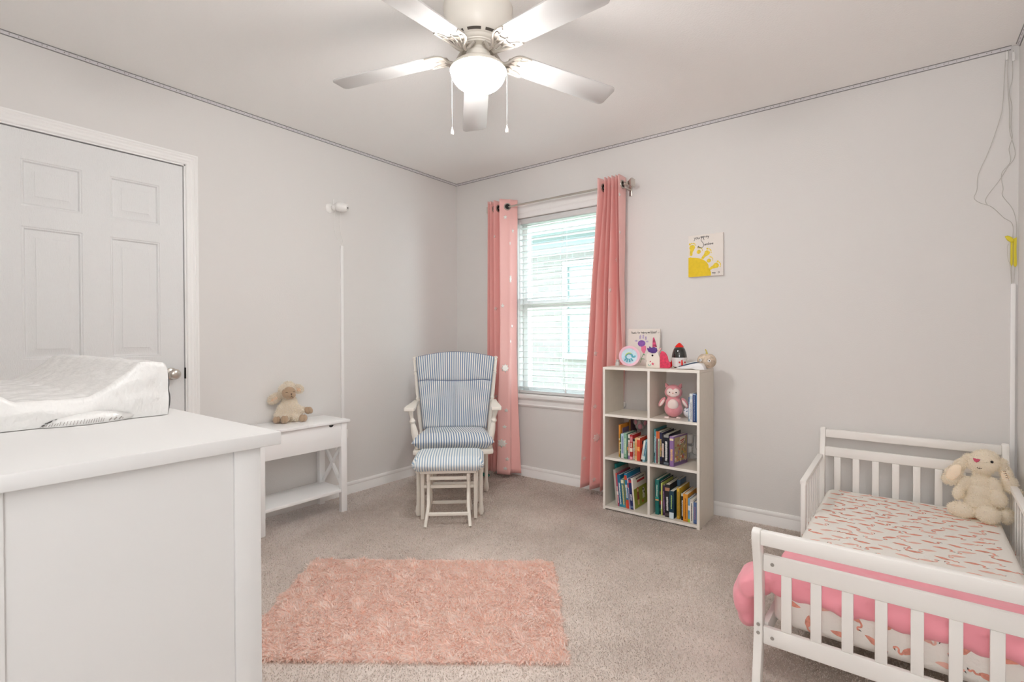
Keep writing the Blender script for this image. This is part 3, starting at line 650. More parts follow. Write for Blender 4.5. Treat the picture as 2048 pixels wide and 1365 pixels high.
M_curt = mat('coral_curtain', (0.86, 0.485, 0.455), 0.75, bump=(420, 0.0003), sheen=0.3)
M_star = mat('silver_foil', (0.84, 0.82, 0.78), 0.4, 0.35)
M_grom = mat('grommet', (0.45, 0.42, 0.38), 0.3, 1.0)
def curtain(label, knots, zs, nz, stars, grommets, loc):
    """knots: for each height in zs a list of plan points (x, y); accordion folds"""
    K = len(knots[0]); sub = 7
    def plan(pts):
        out = []
        P = [Vector((p[0], p[1], 0)) for p in pts]
        # rounded zigzag: straight panels with softened turns
        for i in range(K-1):
            for j in range(sub):
                u = j/sub; s = u*u*(3-2*u); m = 0.55*u+0.45*s
                a, b = P[i], P[i+1]
                q = a.lerp(b, m); bow = math.sin(PI*u)
                d = (b-a); nrm = Vector((-d.y, d.x, 0)); nrm = nrm.normalized() if nrm.length > 1e-6 else nrm
                q += nrm*bow*0.0035*(1 if i % 2 else -1); out.append(q)
        out.append(P[-1]); return out
    plans = [plan(k) for k in knots]; NS = len(plans[0])
    # soften the turns
    for pl in plans:
        for _ in range(2):
            c = [q.copy() for q in pl]
            for i in range(1, NS-1): pl[i] = c[i]*0.6+(c[i-1]+c[i+1])*0.2
    def S(s, z):
        f = s*(NS-1); i = min(int(f), NS-2); u = f-i
        j = 0
        while j < len(zs)-2 and z < zs[j+1]: j += 1
        v = (zs[j]-z)/(zs[j]-zs[j+1]); v = v if j else v
        v = min(max(v, 0), 1)
        a = plans[j][i].lerp(plans[j][i+1], u); b = plans[j+1][i].lerp(plans[j+1][i+1], u)
        q = a.lerp(b, v)
        wv = mnoise.noise(Vector((s*9, z*3.0, 5.0)))*0.004*min(1, (zs[0]-z)*2)
        return Vector((q.x+wv*0.4, q.y-abs(wv), z))
    t = thing('curtain', label, 'curtain', loc, 0, 'coral window curtains with silver stars')
    def sheet(bm, s0, s1, z0, z1, ns, nz, off, mi):
        tt = new(); g = [[tt.verts.new(S(s0+(s1-s0)*i/ns, z1+(z0-z1)*j/nz)) for i in range(ns+1)] for j in range(nz+1)]
        for j in range(nz):
            for i in range(ns): tt.faces.new((g[j][i], g[j][i+1], g[j+1][i+1], g[j+1][i]))
        bmesh.ops.recalc_face_normals(tt, faces=tt.faces[:])
        merge(bm, tt, mi)
    bm = new(); sheet(bm, 0, 1, zs[-1], zs[0], NS-1, nz, 0, 0)
    bm.faces.ensure_lookup_table()
    me = bpy.data.meshes.new('panel'); bm.to_mesh(me); bm.free()
    # star prints laid just proud of the cloth, both faces
    bm = new(); bm.from_mesh(me)
    def nrm(s, z):
        e = 1e-3; a = S(min(s+e, 1), z)-S(max(s-e, 0), z); b = S(s, z+0.01)-S(s, z-0.01); n = a.cross(b); return n.normalized()
    slen = sum((plans[1][i+1]-plans[1][i]).length for i in range(NS-1))
    for (s, z, r, ptsn) in stars:
        tt = new(); n = nrm(s, z); side = -1 if n.y > 0 else 1
        ring = []
        for k in range(2*ptsn):
            a = PI/2+PI*k/ptsn; rr = r if k % 2 == 0 else r*(0.45 if ptsn == 5 else 0.62)
            ss, zz = s+rr*math.cos(a)/slen, z+rr*math.sin(a)
            ring.append((ss, zz))
        def vat(ss, zz): ss = min(max(ss, 0), 1); return tt.verts.new(S(ss, zz)+nrm(ss, zz)*side*0.0012)
        rings = [[vat(s+(a-s)*f, z+(b-z)*f) for a, b in ring] for f in (0.33, 0.66, 1.0)]
        cv = vat(s, z); m = 2*ptsn
        for k in range(m): tt.faces.new((cv, rings[0][k], rings[0][(k+1) % m]))
        for A, B in zip(rings, rings[1:]):
            for k in range(m): tt.faces.new((A[k], B[k], B[(k+1) % m], A[(k+1) % m]))
        merge(bm, tt, 1)
    bpy.data.meshes.remove(me)
    o = obj('panel', bm, [M_curt, M_star], t, sharp=80)
    md = o.modifiers.new('cloth_thickness', 'SOLIDIFY'); md.thickness = 0.0012; md.offset = 0
    for s in grommets:
        z = ZROD; c = S(s, z); n = nrm(s, z); n.z = 0; n.normalize(); n = -n if n.y > 0 else n
        bm = new(); Mx = frame(c+n*0.001, (0, 0, 1), n.cross(Vector((0, 0, 1))), n)
        lathe(bm, [(0.019, -0.003), (0.0275, -0.003), (0.029, 0.0), (0.0275, 0.004), (0.023, 0.006), (0.019, 0.004)], 28, Mx, cap=False)
        lathe(bm, [(0, 0.0014), (0.0195, 0.0014)], 24, Mx, mi=1, cap=False)
        obj('grommet', bm, [M_grom, M_dark], t)
    return t, S, NS
F0, B0 = 3.118, 3.238
Ltop = [(-2.628, B0), (-2.611, F0), (-2.602, B0), (-2.592, F0+.005), (-2.575, B0), (-2.552, F0), (-2.528, B0), (-2.491, F0), (-2.445, 3.178), (-2.430, 3.198), (-2.400, B0)]
Lmid = [(-2.638, B0), (-2.620, F0), (-2.607, B0), (-2.596, F0+.005), (-2.578, B0), (-2.552, F0+.01), (-2.530, B0), (-2.488, F0), (-2.447, 3.178), (-2.436, 3.198), (-2.413, B0)]
Llow = [(-2.640, B0), (-2.624, F0), (-2.610, B0), (-2.598, F0+.01), (-2.582, B0), (-2.565, F0+.005), (-2.548, B0), (-2.514, F0), (-2.418, 3.150), (-2.440, 3.200), (-2.398, B0)]
Lbot = [(-2.635, B0), (-2.622, F0), (-2.608, B0), (-2.596, F0+.01), (-2.580, B0), (-2.566, F0+.005), (-2.548, B0), (-2.520, F0-.008), (-2.412, 3.142), (-2.443, 3.200), (-2.370, B0)]
def sfrac(p, i, u, K=9): return (i+u)/(K-1)
Lst = []
rr = random.Random(3)
for z, i, u, r, n in ((2.045, 7, .22, .019, 5), (1.94, 7, .75, .020, 5), (1.84, 7, .5, .019, 5), (1.90, 5, .1, .017, 5), (1.56, 7, .55, .036, 8), (1.35, 7, .12, .020, 5), (1.33, 5, .2, .018, 5), (1.19, 7, .72, .018, 5), (1.07, 7, .55, .018, 5),
    (0.86, 6, .5, .036, 8), (0.83, 7, .65, .02, 5), (0.63, 5, .3, .016, 5), (0.53, 6, .55, .018, 5), (0.40, 6, .45, .017, 5), (0.47, 7, .4, .016, 5), (0.27, 6, .3, .036, 8), (0.15, 6, .62, .018, 5), (0.075, 6, .5, .016, 5), (0.085, 7, .6, .02, 5)):
    Lst.append(((5+u)/10 if i == 5 else .7+.13*u if i == 6 else .7+.3*u, z, r, n))
curtain('coral star curtain left of the window, behind the glider chair', [Ltop, Ltop, Lmid, Llow, Lbot], [2.185, 2.0, 1.0, 0.55, 0.028], 60, Lst, [.79, .55, .35, .15], (-2.5, 3.18, 0.028))
Rtop = [(-1.634, F0), (-1.612, B0), (-1.588, F0), (-1.594, B0), (-1.562, F0), (-1.566, B0), (-1.535, F0), (-1.532, B0), (-1.506, F0), (-1.512, B0), (-1.486, F0), (-1.481, B0)]
Rmid = [(-1.677, F0), (-1.672, B0), (-1.641, F0), (-1.634, B0), (-1.590, F0), (-1.600, B0), (-1.555, F0), (-1.537, B0), (-1.495, F0), (-1.512, B0), (-1.478, F0), (-1.492, B0)]
R7 = [(-1.718, F0), (-1.715, B0), (-1.668, F0), (-1.654, B0), (-1.603, F0), (-1.625, B0), (-1.578, F0+.02), (-1.560, B0), (-1.538, 3.20), (-1.520, 3.262), (-1.510, 3.236), (-1.497, 3.262)]
Rlow = [(-1.746, F0), (-1.738, B0), (-1.686, F0), (-1.667, B0), (-1.614, F0), (-1.634, B0), (-1.585, F0+.03), (-1.560, B0), (-1.540, 3.21), (-1.528, 3.262), (-1.520, 3.240), (-1.514, 3.262)]
Rbot = [(-1.774, F0), (-1.761, B0), (-1.703, F0), (-1.675, B0), (-1.622, F0), (-1.640, B0), (-1.590, F0+.02), (-1.565, B0), (-1.550, 3.20), (-1.535, 3.258), (-1.526, 3.230), (-1.518, 3.255)]
# right edge of the cloth passes behind the top of the bookcase, then tucks beside it
Rst = []
for z, i, u, r, n in ((2.05, 10, .2, .016, 5), (1.63, 6, .8, .020, 8), (1.42, 6, .2, .018, 5), (1.86, 4, .3, .012, 5), (0.99, 2, .2, .022, 5), (0.93, 4, .4, .016, 5), (1.80, 10, .2, .012, 5), (0.62, 2, .35, .020, 5), (0.40, 2, .55, .034, 8), (0.25, 0, .3, .018, 5), (0.11, 2, .4, .018, 5), (0.22, 4, .3, .018, 5)):
    Rst.append((sfrac(0, i, u, 12), z, r, n))
curtain('coral star curtain right of the window, beside the bookcase', [Rtop, Rtop, Rmid, R7, Rlow, Rbot], [2.185, 2.07, 1.495, 0.95, 0.60, 0.045], 60, Rst, [sfrac(0, 0, .5, 12), sfrac(0, 10, .5, 12)], (-1.63, 3.18, 0.045))
bm = new(); ball(bm, (0, 0, 0.015), (0.035, 0.022, 0.014)); ball(bm, (0.028, 0.004, 0.014), (0.02, 0.015, 0.012)); t = obj('fabric_toy', bm, mat('teal_cloth', (0.02, 0.22, 0.17), 0.9, bump=(60, 0.003))); tag(t, 'small teal cloth toy on the carpet behind the chair', 'toy'); t.location = (-2.60, 3.06, 0.004)

# ------------------------------------------------------------------ console table
cs = thing('console_table', 'white narrow console table with crossed sides against left wall', 'table', (-2.93, 1.665, 0))
CX0, CX1, CY0, CY1, CT = -3.074, -2.795, 1.375, 1.945, 0.585
M_cons = mat('console_white', (0.90, 0.90, 0.90), 0.35)
for (a, c, lab) in ((CY0-0.012, 1.6685, None), (1.6695, CY1+0.014, None)):
    bm = new(); box(bm, CX0-0.003, CX1+0.012, a, c, CT-0.016, CT, 0.0015); obj('tabletop_panel', bm, M_cons, cs)
for x0 in (CX0+0.002, CX1-0.032):
    for y0 in (CY0+0.002, CY1-0.042):
        bm = new(); t = new(); box(bm, x0, x0+0.030, y0, y0+0.040, 0, CT-0.0165, 0.0015); obj('leg', bm, M_cons, cs)
bm = new(); box(bm, CX1-0.020, CX1-0.004, CY0+0.043, CY1-0.043, 0.418, CT-0.020, 0.001); obj('front_panel', bm, M_cons, cs)
bm = new(); pts = [(1.832+0.016*math.cos(a), CT-0.0225-0.013*math.sin(a)) for a in [PI*k/8 for k in range(9)]]; prism(bm, pts, 0, 0.0012, frame((CX1-0.0042, 0, 0), (0, 1, 0), (0, 0, 1), (1, 0, 0))); obj('finger_notch', bm, M_black, cs)
bm = new(); box(bm, CX0+0.006, CX0+0.016, CY0+0.043, CY1-0.043, 0.418, CT-0.020, 0.001); obj('back_rail', bm, M_cons, cs)
for y0 in (CY0+0.010, CY1-0.030):
    bm = new(); box(bm, CX0+0.033, CX1-0.033, y0, y0+0.020, 0.418, CT-0.018, 0.001); obj('side_panel', bm, M_cons, cs)
    bm = new(); yy = y0+0.012
    beam(bm, (CX0+0.034, yy, 0.420), (CX1-0.034, yy, 0.160), 0.016, 0.020, 0.001); beam(bm, (CX0+0.034, yy+0.0005, 0.160), (CX1-0.034, yy+0.0005, 0.420), 0.0155, 0.020, 0.001)
    obj('cross_brace', bm, M_cons, cs)
bm = new(); box(bm, CX0+0.006, CX1-0.006, CY0+0.043, CY1-0.043, 0.128, 0.146, 0.001); box(bm, CX0+0.033, CX1-0.033, CY0+0.008, CY1-0.008, 0.1285, 0.1455, 0.001); obj('lower_shelf', bm, M_cons, cs)

# ------------------------------------------------------------------ upholstery
M_strC = stripe_mat('ticking_stripe', (0.80, 0.80, 0.76, 1), (0.16, 0.25, 0.40, 1), 0.0155, 0.27)
M_strO = stripe_mat('ticking_stripe_faded', (0.84, 0.86, 0.84, 1), (0.30, 0.43, 0.56, 1), 0.0155, 0.28)
M_pipe = mat('navy_piping', (0.10, 0.14, 0.26), 0.8)
M_chw = mat('antique_white', (0.83, 0.79, 0.72), 0.45)
def cushion(nx, nz, fn, thick, uvf, mi=0):
    """closed pad: fn(u,v)->(front point, unit normal, half thickness)"""
    t = new(); A = []; B = []
    for j in range(nz+1):
        ra, rb = [], []
        for i in range(nx+1):
            p, n, h = fn(i/nx, j/nz); ra.append(t.verts.new(p+n*h)); rb.append(t.verts.new(p-n*h))
        A.append(ra); B.append(rb)
    uvl = t.loops.layers.uv.new('UVMap')
    def f(vs, uvs):
        fc = t.faces.new(vs)
        for l, q in zip(fc.loops, uvs): l[uvl].uv = q
    for j in range(nz):
        for i in range(nx):
            ij = [(i, j), (i+1, j), (i+1, j+1), (i, j+1)]
            f([A[b][a] for a, b in ij], [uvf(a/nx, b/nz) for a, b in ij])
            f([B[b][a] for a, b in reversed(ij)], [uvf(a/nx, b/nz) for a, b in reversed(ij)])
    for i in range(nx):
        for j, o in ((0, 1), (nz, -1)):
            vs = [A[j][i], B[j][i], B[j][i+1], A[j][i+1]]; uvs = [uvf(i/nx, j/nz), uvf(i/nx, j/nz), uvf((i+1)/nx, j/nz), uvf((i+1)/nx, j/nz)]
            f(vs, uvs)
    for j in range(nz):
        for i in (0, nx):
            vs = [A[j][i], A[j+1][i], B[j+1][i], B[j][i]]
            u0, v0 = uvf(i/nx, j/nz); u1, v1 = uvf(i/nx, (j+1)/nz)
            s = 0.02 if i else -0.02
            f(vs, [(u0, v0), (u1, v1), (u1+s, v1), (u0+s, v0)])
    bmesh.ops.recalc_face_normals(t, faces=t.faces[:])
    return t
ch = thing('glider_chair', 'white wooden glider chair with blue striped cushions by the curtain', 'chair', (-2.469, 2.585, 0.004), math.radians(41.5))
def lobj(name, bm, m, par, sharp=38): return obj(name, bm, m, par, local=True, sharp=sharp)
# back geometry: plane leaning back
def back_pt(u, v):   # u across 0..1, v up 0..1
    hw = 0.225+0.062*v
    x = (u*2-1)*hw
    top = 0.505+0.038*math.cos((u*2-1)*PI*0.5)
    z = 0.445+top*v; y = 0.095+0.235*(z-0.445)
    return Vector((x, y, z))
bn = Vector((0, -1, 0.235)).normalized()
def back_fn(u, v):
    p = back_pt(u, v); e = min(u, 1-u); h = 0.026*min(1, (e/0.045))**0.5*min(1, (min(v, 1-v)/0.035))**0.5
    seam = 0.655-0.045*math.sin(PI*min(max((u-.12)/.76, 0), 1))
    if v < seam:
        for c in (0.27, 0.5, 0.73): h -= 0.011*math.exp(-((u-c-(0.02*(0.5-v)*(c-.5)))/0.012)**2)*min(1, (seam-v)/0.04)
    h -= 0.013*math.exp(-((v-seam)/0.012)**2)
    if v > seam: h += 0.010*math.sin(PI*min(1, (v-seam)/(1-seam)))
    return p+bn*0.02, bn, max(h, 0.002)
t = cushion(72, 90, back_fn, 0, lambda u, v: ((u-0.5)*0.55+0.02*math.sin(v*5)*(u-.5)*0, v))
bm = new(); merge(bm, t); bc = lobj('back_cushion', bm, M_strC, ch, 60)
bm = new()  # piping along the roll seam and the panel seams
seamf = lambda u: 0.655-0.045*math.sin(PI*min(max((u-.12)/.76, 0), 1))
tube(bm, [back_pt(u, seamf(u))+bn*(0.02+0.0150) for u in [0.02+0.96*k/40 for k in range(41)]], 0.0022, 6)
tube(bm, [back_pt(u, 1.0)+bn*0.022 for u in [0.03+0.94*k/40 for k in range(41)]], 0.0022, 6)
lobj('piping', bm, M_pipe, bc)
def seat_fn(u, v):   # v 0 front .. 1 back
    hw = 0.268-0.035*v
    x = (u*2-1)*hw; y = -0.245+0.335*v; z = 0.414-0.006*v
    e = min(u, 1-u)*2*hw; g = min(v, 1-v)*0.335
    h = 0.053*min(1, e/0.05)**0.5*min(1, g/0.05)**0.5
    n = Vector((0, 0, 1)); z += 0.006*math.sin(PI*u)
    return Vector((x, y, z)), n, max(h, 0.003)
t = cushion(64, 40, seat_fn, 0, lambda u, v: ((u-0.5)*0.50+v*0.055, v)); bm = new(); merge(bm, t); lobj('seat_cushion', bm, M_strC, ch, 60)
SP = [(0, .012), (.04, .017), (.06, .011), (.075, .011), (.09, .018), (.11, .012), (.30, .0185), (.44, .0165), (.46, .020), (.48, .013), (.50, .019), (.52, .013), (.56, .016), (.78, .014), (.80, .019), (.815, .012), (.83, .017), (.85, .0125), (.955, .014), (.957, .018), (.965, .011), (.975, .012), (.985, .0165), (1.0, .012), (1.01, .0)]
for sx in (-1, 1):
    bm = new(); turned(bm, (sx*0.237, 0.125, 0.355), (sx*0.300, 0.245, 0.955), SP, 16); lobj('back_post', bm, M_chw, ch)
bm = new()
for k in range(5):
    x = -0.16+0.08*k; cyl(bm, (x, 0.145, 0.38), (x*1.25, 0.262, 0.90), 0.008, n=8)
pts = spline([(-0.285, 0.262, 0.885), (-0.15, 0.268, 0.915), (0, 0.270, 0.925), (0.15, 0.268, 0.915), (0.285, 0.262, 0.885)], 6)
for a, b2 in zip(pts, pts[1:]): beam(bm, a, b2, 0.016, 0.05, 0, up=(0, 0.23, 1))
lobj('spindle_back', bm, M_chw, ch)
for sx in (-1, 1):
    bm = new()
    outl = [(-0.030, -0.245), (-0.036, -0.225), (-0.034, -0.12), (-0.024, 0.02), (-0.017, 0.19), (0.017, 0.19), (0.022, 0.02), (0.032, -0.12), (0.036, -0.225), (0.030, -0.245)]
    Mx = frame((sx*0.283, 0, 0.632), (1, 0, 0), (0, 1, 0.0), (0, 0, 1)); prism(bm, outl, -0.011, 0.011, Mx, r=0.005); lobj('armrest', bm, M_chw, ch)
    bm = new(); turned(bm, (sx*0.236, -0.175, 0.365), (sx*0.280, -0.195, 0.622), [(0, .016), (.25, .021), (.45, .022), (.60, .017), (.66, .013), (.68, .018), (.72, .020), (.76, .014), (.80, .011), (.90, .015), (1, .019)], 18); lobj('arm_post', bm, M_chw, ch)
bm = new(); outl = [(-0.235, -0.235), (-0.262, -0.215), (-0.262, 0.10), (-0.235, 0.15), (0.235, 0.15), (0.262, 0.10), (0.262, -0.215), (0.235, -0.235)]
prism(bm, outl, 0.330, 0.362, r=0.007); lobj('seat_frame', bm, M_chw, ch)
def base_side(bm, sx, xo, ztop, y0):
    x = sx*xo
    turned(bm, (x, y0, ztop), (x, y0, 0.0), [(0, .017), (.12, .017), (.125, .0125), (.78, .0125), (.84, .016), (.94, .019), (1, .013)], 12)
for sx in (-1, 1):
    bm = new(); base_side(bm, sx, 0.222, 0.330, 0.07); box(bm, sx*0.186-0.010, sx*0.186+0.010, 0.025, 0.065, 0.0, 0.300, 0.003); lobj('swing_arm', bm, M_chw, ch)
    bm = new(); box(bm, sx*0.15-0.012, sx*0.15+0.012, -0.13, 0.20, 0.240, 0.272, 0.004)
    beam(bm, (sx*0.15, -0.10, 0.25), (sx*0.155, -0.175, 0.0), 0.024, 0.03, 0.004, up=(0, 1, 0)); beam(bm, (sx*0.15, 0.17, 0.25), (sx*0.155, 0.245, 0.0), 0.024, 0.03, 0.004, up=(0, 1, 0)); lobj('leg_frame', bm, M_chw, ch)
for (w2, y0, y1, z0, z1) in ((0.14, -0.135, -0.110, 0.10, 0.122), (0.14, 0.185, 0.21, 0.10, 0.122), (0.20, 0.038, 0.055, 0.050, 0.074)):
    bm = new(); box(bm, -w2, w2, y0, y1, z0, z1, 0.003); lobj('stretcher', bm, M_chw, ch)

ot = thing('ottoman', 'blue striped gliding footstool with white wooden frame', 'ottoman', (-2.178, 2.232, 0.004), math.radians(40.5))
def ot_fn(u, v):
    hx, hy = 0.212, 0.158
    # rounded rectangle mapping
    x = (u*2-1)*hx; y = (v*2-1)*hy
    e = min(u, 1-u)*2*hx; g = min(v, 1-v)*2*hy
    h = 0.042*min(1, e/0.035)**0.45*min(1, g/0.04)**0.5
    cx, cyy = abs(x)-(hx-0.05), abs(y)-(hy-0.05)
    if cx > 0 and cyy > 0:
        L = math.hypot(cx, cyy)
        if L > 1e-6:
            k = max(cx, cyy)/L; x = math.copysign(hx-0.05+cx*k, x); y = math.copysign(hy-0.05+cyy*k, y)
    return Vector((x, y, 0.356+0.010*math.sin(PI*u)*math.sin(PI*v))), Vector((0, 0, 1)), max(h, 0.006)
t = cushion(60, 44, ot_fn, 0, lambda u, v: ((u-0.5)*0.43+v*0.006, v)); bm = new(); merge(bm, t); lobj('seat_cushion', bm, M_strO, ot, 60)
bm = new(); box(bm, -0.165, 0.165, -0.105, 0.105, 0.298, 0.317, 0.004); lobj('seat_board', bm, M_chw, ot)
for sx in (-1, 1):
    bm = new(); base_side(bm, sx, 0.193, 0.300, 0.055); lobj('swing_arm', bm, M_chw, ot)
    bm = new(); box(bm, sx*0.160-0.011, sx*0.160+0.011, -0.020, 0.020, 0.0, 0.290, 0.003); lobj('side_post', bm, M_chw, ot)
    bm = new()
    for s2 in (-1, 1):
        tube(bm, [(sx*0.118, s2*0.05, 0.292), (sx*0.118, s2*0.075, 0.10), (sx*0.130, s2*0.150, 0.0)], [0.010, 0.011, 0.010], 10)
    box(bm, sx*0.118-0.010, sx*0.118+0.010, -0.09, 0.09, 0.245, 0.295, 0.008); lobj('splayed_leg', bm, M_chw, ot)
for (w2, y, z) in ((0.125, -0.075, 0.265), (0.150, -0.022, 0.200), (0.120, -0.108, 0.062), (0.120, 0.108, 0.062), (0.115, 0.075, 0.265)): bm = new(); box(bm, -w2, w2, y-0.007, y+0.007, z-0.010, z+0.010, 0.003); lobj('stretcher', bm, M_chw, ot)

# ------------------------------------------------------------------ shaggy rug
M_r1 = mat('rug_peach', (1.0, 0.835, 0.765), 0.95, var=(9, 0.02)); M_r2 = mat('rug_pale', (1.0, 0.90, 0.85), 0.95, var=(9, 0.02)); M_r3 = mat('rug_deep', (0.99, 0.77, 0.68), 0.95); [fibre(q) for q in (M_r1, M_r2, M_r3)]
Q = [(-2.300, 1.412), (-1.340, 2.092), (-0.888, 1.476), (-1.832, 0.790)]
rc = Vector((sum(q[0] for q in Q)/4, sum(q[1] for q in Q)/4, 0))
bm = new(); prism(bm, Q, 0.001, 0.011, r=0.003)
me = bpy.data.meshes.new('shag_rug'); bm.to_mesh(me); bm.free()
P, Nn = sample_surface(me, 46000, lambda c, n: (n[:, 2] > 0.5).astype(float)+1.5*(np.abs(n[:, 2]) < 0.5))
# tufts: displace roots toward shared clump points and share a lean
cl = RNG.integers(0, 5200, len(P)); cp = P[cl]; P2 = P.copy()
near = RNG.random(len(P)) < 0.0
lx = np.sin(P[:, 0]*37+np.cos(P[:, 1]*29)*2)*0.8+np.sin(P[:, 1]*51+P[:, 0]*13)*0.6+0.5; ly = np.cos(P[:, 1]*41+np.sin(P[:, 0]*33)*2)*0.8-0.9
Up = Nn.copy(); Nn = Nn*0.5; Nn[:, 0] += lx; Nn[:, 1] += ly
me = add_fur(me, P, Nn, 0.020, 0.0056, 0.36, (0, 0, 1, 1, 1, 2), curl=0.3, down=0.0, jitter=0.3, up=Up)
finish(me, [M_r1, M_r2, M_r3], sharp=180)
rug = link('shag_rug', me); tag(rug, 'peach pink shaggy rug lying on the carpet', 'rug'); rebase(rug, rc)
# ------------------------------------------------------------------ bookcase
BX0, BX1, BY0, BY1, BH = -1.510, -0.902, 2.950, 3.226, 0.912
bk = thing('bookcase', 'greige six cube bookcase on the carpet beside the right curtain', 'bookcase', (-1.206, 3.097, 0))
def edged(name, x0, x1, y0, y1, z0, z1):
    bm = new(); box(bm, x0, x1, y0+0.0012, y1, z0, z1); box(bm, x0, x1, y0, y0+0.0011, z0, z1, mi=1)
    return obj(name, bm, [M_lam, M_lamedge], bk)
edged('side_panel', BX0, BX0+0.015, BY0, BY1, 0.0, BH-0.0165); edged('side_panel', BX1-0.015, BX1, BY0, BY1, 0.0, BH-0.0165)
edged('top_panel', BX0, BX1, BY0, BY1, BH-0.016, BH)
for za in (0.008, 0.321, 0.597): edged('shelf', BX0+0.0155, BX1-0.0155, BY0, BY1, za, za+0.015)
for za, zb in ((0.0235, 0.3205), (0.3365, 0.5965), (0.6125, BH-0.0165)): edged('divider', -1.2125, -1.1975, BY0+0.0005, BY1, za, zb)
bm = new()
for z in (0.0155, 0.3285, 0.6045, 0.70):
    for y in (2.985, 3.185): cyl(bm, (BX1, y, z), (BX1+0.0008, y, z), 0.004, n=12)
obj('screw_cap', bm, M_lam, bk)['kind'] = 'stuff'
SH = {'B': 0.0235, 'M': 0.3365, 'T': 0.6125}

M_page = mat('book_paper', (0.80, 0.76, 0.66), 0.9, bump=(1, 0.0))
def bmat(c): return mat('book_%d_%d_%d' % c, srgb(*c)[:3], 0.5)
def book(label, x, y, z, w, h, d, lean, cov, bands=(), text=None, art=None, yaw=0.0, group=None, hard=True, tw=0.45):
    t = thing('book', label, 'book', (x, y, z), 0, group); t.rotation_euler = (0, math.radians(lean), math.radians(yaw))
    mats = [bmat(cov)]; bm = new(); c = 0.0016 if hard else 0.0008
    def m(col):
        q = bmat(col)
        if q not in mats: mats.append(q)
        return mats.index(q)
    box(bm, 0, w, 0, c, 0, h, 0.0004); box(bm, 0, c, c, d, 0, h, 0.0003); box(bm, w-c, w, c, d, 0, h, 0.0003)
    for (a, b, col) in bands: box(bm, 0.0002, w-0.0002, -0.0003, 0.0003, h*a, h*b, mi=m(col))
    if text:
        rnd = random.Random(label); col, t0, t1 = text; v = t0*h
        while v < t1*h:     # rows of tiny lettering, too small to read
            L = rnd.uniform(0.0015, 0.0045); gap = rnd.uniform(0.0007, 0.0018)
            o = rnd.uniform(-0.04, 0.04)*w
            box(bm, w*(0.5-tw/2)+o, w*(0.5+tw/2)+o, -0.0007, -0.0002, v, min(v+L, t1*h), mi=m(col)); v += L+gap
    if art: art(bm, w, h, d, m)
    o = obj('cover', bm, mats, t, local=True)
    bm = new(); g = 0.003 if hard else 0.001
    box(bm, c+0.0001, w-c-0.0001, c+0.0001, d-g, g*0.6, h-g); obj('pages', bm, M_page, t, local=True)
    return t
def face(bm, w, pts, mi, off=0.0004):
    """flat printed shape on the right hand board; pts are (y, z)"""
    prism(bm, pts, 0, off, frame((w, 0, 0), (0, 1, 0), (0, 0, 1), (1, 0, 0)), mi=mi)
def circ(cy, cz, ry, rz=None, n=16, a0=0): rz = ry if rz is None else rz; return [(cy+ry*math.cos(a0+2*PI*k/n), cz+rz*math.sin(a0+2*PI*k/n)) for k in range(n)]
def art_story(bm, w, h, d, m):
    face(bm, w, [(0.004, 0.03*h), (d-0.004, 0.03*h), (d-0.004, 0.12*h), (0.004, 0.12*h)], m((110, 90, 130)))
    face(bm, w, [(0.012, 0.13*h), (d-0.006, 0.13*h), (d-0.006, 0.95*h), (0.012, 0.95*h)], m((176, 158, 120)))
    rnd = random.Random(4); cols = [(205, 190, 150), (160, 130, 80), (210, 130, 90), (120, 140, 110), (225, 215, 190), (150, 120, 150), (200, 165, 90), (190, 90, 70)]
    for k in range(60):
        face(bm, w, circ(0.022+rnd.random()*(d-0.042), h*(0.15+rnd.random()**1.6*0.62), rnd.uniform(.003, .011), rnd.uniform(.003, .013), 7), m(cols[k % 8]), 0.0006+0.00001*k)
    face(bm, w, [(0.4*d, 0.68*h), (0.78*d, 0.76*h), (0.84*d, 0.95*h), (0.45*d, 0.93*h)], m((225, 220, 205)), 0.0016)
    face(bm, w, [(0.46*d, 0.78*h), (0.76*d, 0.83*h), (0.76*d, 0.87*h), (0.46*d, 0.82*h)], m((180, 70, 60)), 0.002); face(bm, w, [(0.48*d, 0.72*h), (0.74*d, 0.77*h), (0.74*d, 0.80*h), (0.48*d, 0.75*h)], m((180, 70, 60)), 0.002)
